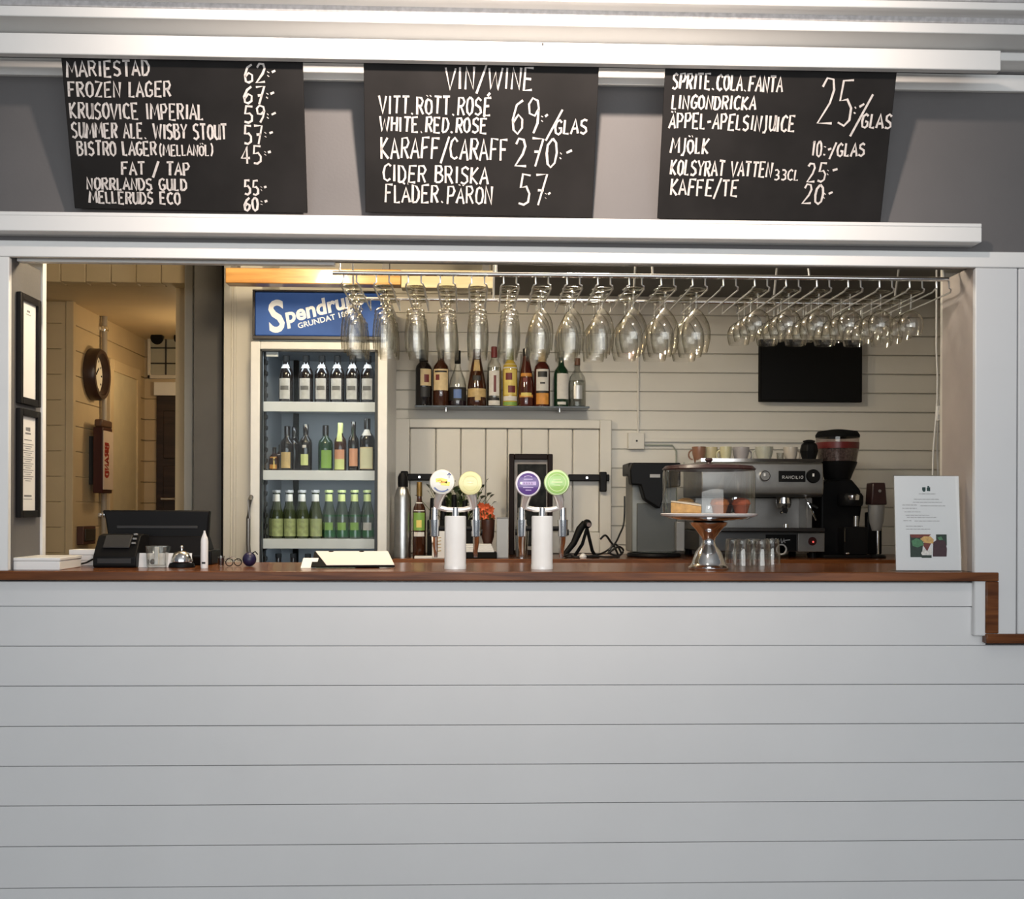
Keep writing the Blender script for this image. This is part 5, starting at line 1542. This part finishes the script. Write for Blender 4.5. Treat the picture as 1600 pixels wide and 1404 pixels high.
for px0, px1, py in ((1438, 1465, 770.5), (1430, 1470, 779), (1428, 1475, 783.5), (1411, 1434, 788), (1440, 1480, 789), (1411, 1434, 793), (1414, 1440, 798.5), (1416, 1454, 803.5), (1418, 1465, 807), (1412, 1426, 812), (1430, 1470, 812.5), (1416, 1443, 820.5), (1416, 1455, 825)):
    x = px0
    while x < px1:
        q = x + random.uniform(3, 8)
        rows.append((x, min(q, px1), py, 1.0))
        x = q + .9
sheet_print('small_print', M('grey_sheet_print', (.40, .39, .40), .7), rows)
def photo_patch(nm, col, polys, off):
    mb = MB()
    for poly in polys:
        mb.prism([(sgx(x), sgz(y)) for x, y in poly], -.0017 - off - .0002, -.0017 - off, lean)
    mb.build(nm, M(nm, col, .5, var=.25, scale=120), t, smooth=False)
photo_patch('photo_dark_green', (.012, .03, .018), [[(1422, 833), (1445, 833), (1440, 868), (1422, 868)], [(1464, 833), (1481, 833), (1481, 850), (1464, 850)], [(1440, 865), (1456, 865), (1456, 869), (1440, 869)]], .0002)
photo_patch('photo_red', (.18, .03, .02), [[(1422, 833), (1456, 833), (1450, 838), (1424, 838)], [(1440, 846), (1456, 846), (1449, 859)]], .0004)
photo_patch('photo_plum', (.045, .008, .016), [[(1459, 845), (1466, 841), (1478, 843), (1481, 855), (1480, 867), (1458, 867)]], .0005)
photo_patch('photo_bun', (.62, .38, .13), [[(1438, 840), (1444, 836), (1455, 836), (1460, 841), (1459, 847), (1445, 846)]], .0006)
photo_patch('photo_leaf', (.07, .22, .10), [[(1424, 843), (1432, 839), (1441, 842), (1444, 849), (1434, 853), (1426, 851)], [(1466, 838), (1472, 836), (1475, 841), (1469, 842)]], .0007)
photo_patch('photo_white', (.74, .72, .68), [[(1439, 862), (1444, 854), (1449, 860), (1456, 853), (1457, 864), (1441, 865)]], .0007)

# ------------------------------------------------------------------ television
p = at(1267, 579, YB - .05)
t = thing('wall_screen', 'black flat screen mounted on the back wall below the hanging glasses', 'television', (p.x, YB, p.z))
w2, h2 = pm(81.5, YB - .05), pm(49, YB - .05)
MB().box(-w2, w2, -.055, -.02, -h2, h2).build('casing', MBLACK, t, bevel=.003)
MB().box(-w2 + .012, w2 - .012, -.0562, -.0552, -h2 + .014, h2 - .012).build('display', M('dark_display', (.004, .004, .004), .5, spec=.2), t)
MB().box(-.08, .08, -.0195, -.001, -.08, .08).build('wall_mount', DGREY, t)

# ------------------------------------------------------------------ things in the passage
p = on_x(143, 585, xc)
t = thing('wall_clock', 'round wall clock with dark rim in the passage', 'clock', (xc + .001, p.y, p.z))
T = Matrix.Rotation(PI / 2, 4, 'Y')
rc = pm(40, p.y)
MB().lathe([(rc, 0), (rc, .05), (rc * .94, .065), (rc * .80, .065), (rc * .76, .022)], 40, T).build('rim', M('dark_brown_rim', (.05, .025, .018), .35), t)
MB().lathe([(rc * .76, .0225), (rc * .76, .024)], 40, T).build('clock_face', M('clock_face', (.80, .76, .66), .6), t)
mb = MB()
for k in range(12):
    a_ = k * PI / 6
    ribbon(mb, [(rc * .58 * math.sin(a_), rc * .58 * math.cos(a_)), (rc * .70 * math.sin(a_), rc * .70 * math.cos(a_))], .010, Vector((.0242, 0, 0)), Vector((0, 1, 0)), ZZ, Vector((1, 0, 0)), .0006)
mb.build('hour_mark', MBLACK, t, smooth=False)
mb = MB()
ribbon(mb, [(0, 0), (.05, .045)], .010, Vector((.026, 0, 0)), Vector((0, 1, 0)), ZZ, Vector((1, 0, 0)), .0006)
ribbon(mb, [(0, 0), (-.04, .085)], .007, Vector((.026, 0, 0)), Vector((0, 1, 0)), ZZ, Vector((1, 0, 0)), .0006)
mb.build('clock_hand', MBLACK, t, smooth=False)
# pipe with clamps
a, b = on_x(157, 488, xc), on_x(154, 880, xc)
t = thing('wall_pipe', 'grey upright pipe with clamps on the passage wall behind the red-lettered box', 'pipe', (xc + .02, a.y, b.z))
MB().cyl((.004, 0, 0), (.004, 0, a.z - b.z), .016).build('pipe_run', M('grey_pipe_paint', (.36, .32, .27), .4), t)
for row in (514, 661, 804):
    z = on_x(157, row, xc).z - b.z
    MB().lathe([(.022, -.014), (.024, 0), (.022, .014)], 16, Matrix.Translation((.004, 0, z))).box(-.018, -.005, -.03, .03, -.01, .01, Matrix.Translation((0, 0, z))).build('clamp', CHROME, t)
# wall box with red lettering
y0, y1 = on_x(156, 720, xc + .08).y, on_x(171, 720, xc + .08).y
za, zb2 = on_x(160, 771, xc).z, on_x(160, 672, xc).z
t = thing('wall_box', 'dark-sided white wall box with red lettering in the passage', 'box', (xc + .041, y0, za))
MB().box(0, .055, 0, y1 - y0, 0, zb2 - za).build('box_body', M('dark_red_box_side', (.05, .010, .008), .4), t, bevel=.004)
MB().box(.0555, .062, 0, y1 - y0, .02, zb2 - za - .02).build('front_plate', M('box_plate', (.66, .55, .46), .6), t, bevel=.002)
mb = MB()
for s_ in strokes('BRAND', .02):
    ribbon(mb, [((y1 - y0) * .5 - v * (y1 - y0) * .4, (zb2 - za) * (.75 - u * .5)) for u, v in s_], .018, Vector((.0622, 0, 0)), Vector((0, 1, 0)), ZZ, Vector((1, 0, 0)), .0006)
mb.build('lettering', M('red_print', (.35, .02, .01), .5), t, smooth=False)
MB().box(.005, .05, .0, y1 - y0 + .02, zb2 - za + .0005, zb2 - za + .045).build('top_cap', M('brown_cap', (.10, .05, .03), .5), t, bevel=.01)
MB().box(-.040, -.0005, (y1 - y0) * .3, (y1 - y0) * .7, .05, zb2 - za - .05).build('mount', DGREY, t)
# dark box with red base low on the near wall
p = at(129, 838, yc)
t = thing('fuse_box', 'small dark box on the passage corner wall above the paper stack', 'box', (on_x(129, 838, xc).x, on_x(129, 838, xc).y, on_x(129, 850, xc).z))
zz_ = pm(28, t.location.y)
MB().box(.001, .04, -.10, .10, 0, zz_).build('box_body', M('fuse_box_brown', (.10, .045, .035), .5), t, bevel=.004)
MB().box(.0405, .046, -.085, .085, .02, zz_ - .015).build('door', M('fuse_box_door', (.05, .045, .04), .4), t, bevel=.003)
# two spotlights above the transom
for px, lab in ((248, 'black round spotlight under the passage ceiling, the left one'), (284, 'black round spotlight under the passage ceiling, the right one')):
    q = at(px, 528, ye - .15)
    t = thing('ceiling_spotlight', lab, 'spotlight', (q.x, ye - .15, zp))
    L = zp - q.z
    MB().cyl((0, 0, -.012), (0, 0, -.001), .03).cyl((0, 0, -.012), (0, 0, -L + .03), .006).build('stem', BLACK, t)
    MB().cyl((0, .03, -L + .02), (0, -.05, -L - .01), .030, .042).build('lamp_head', BLACK, t, bevel=.004)
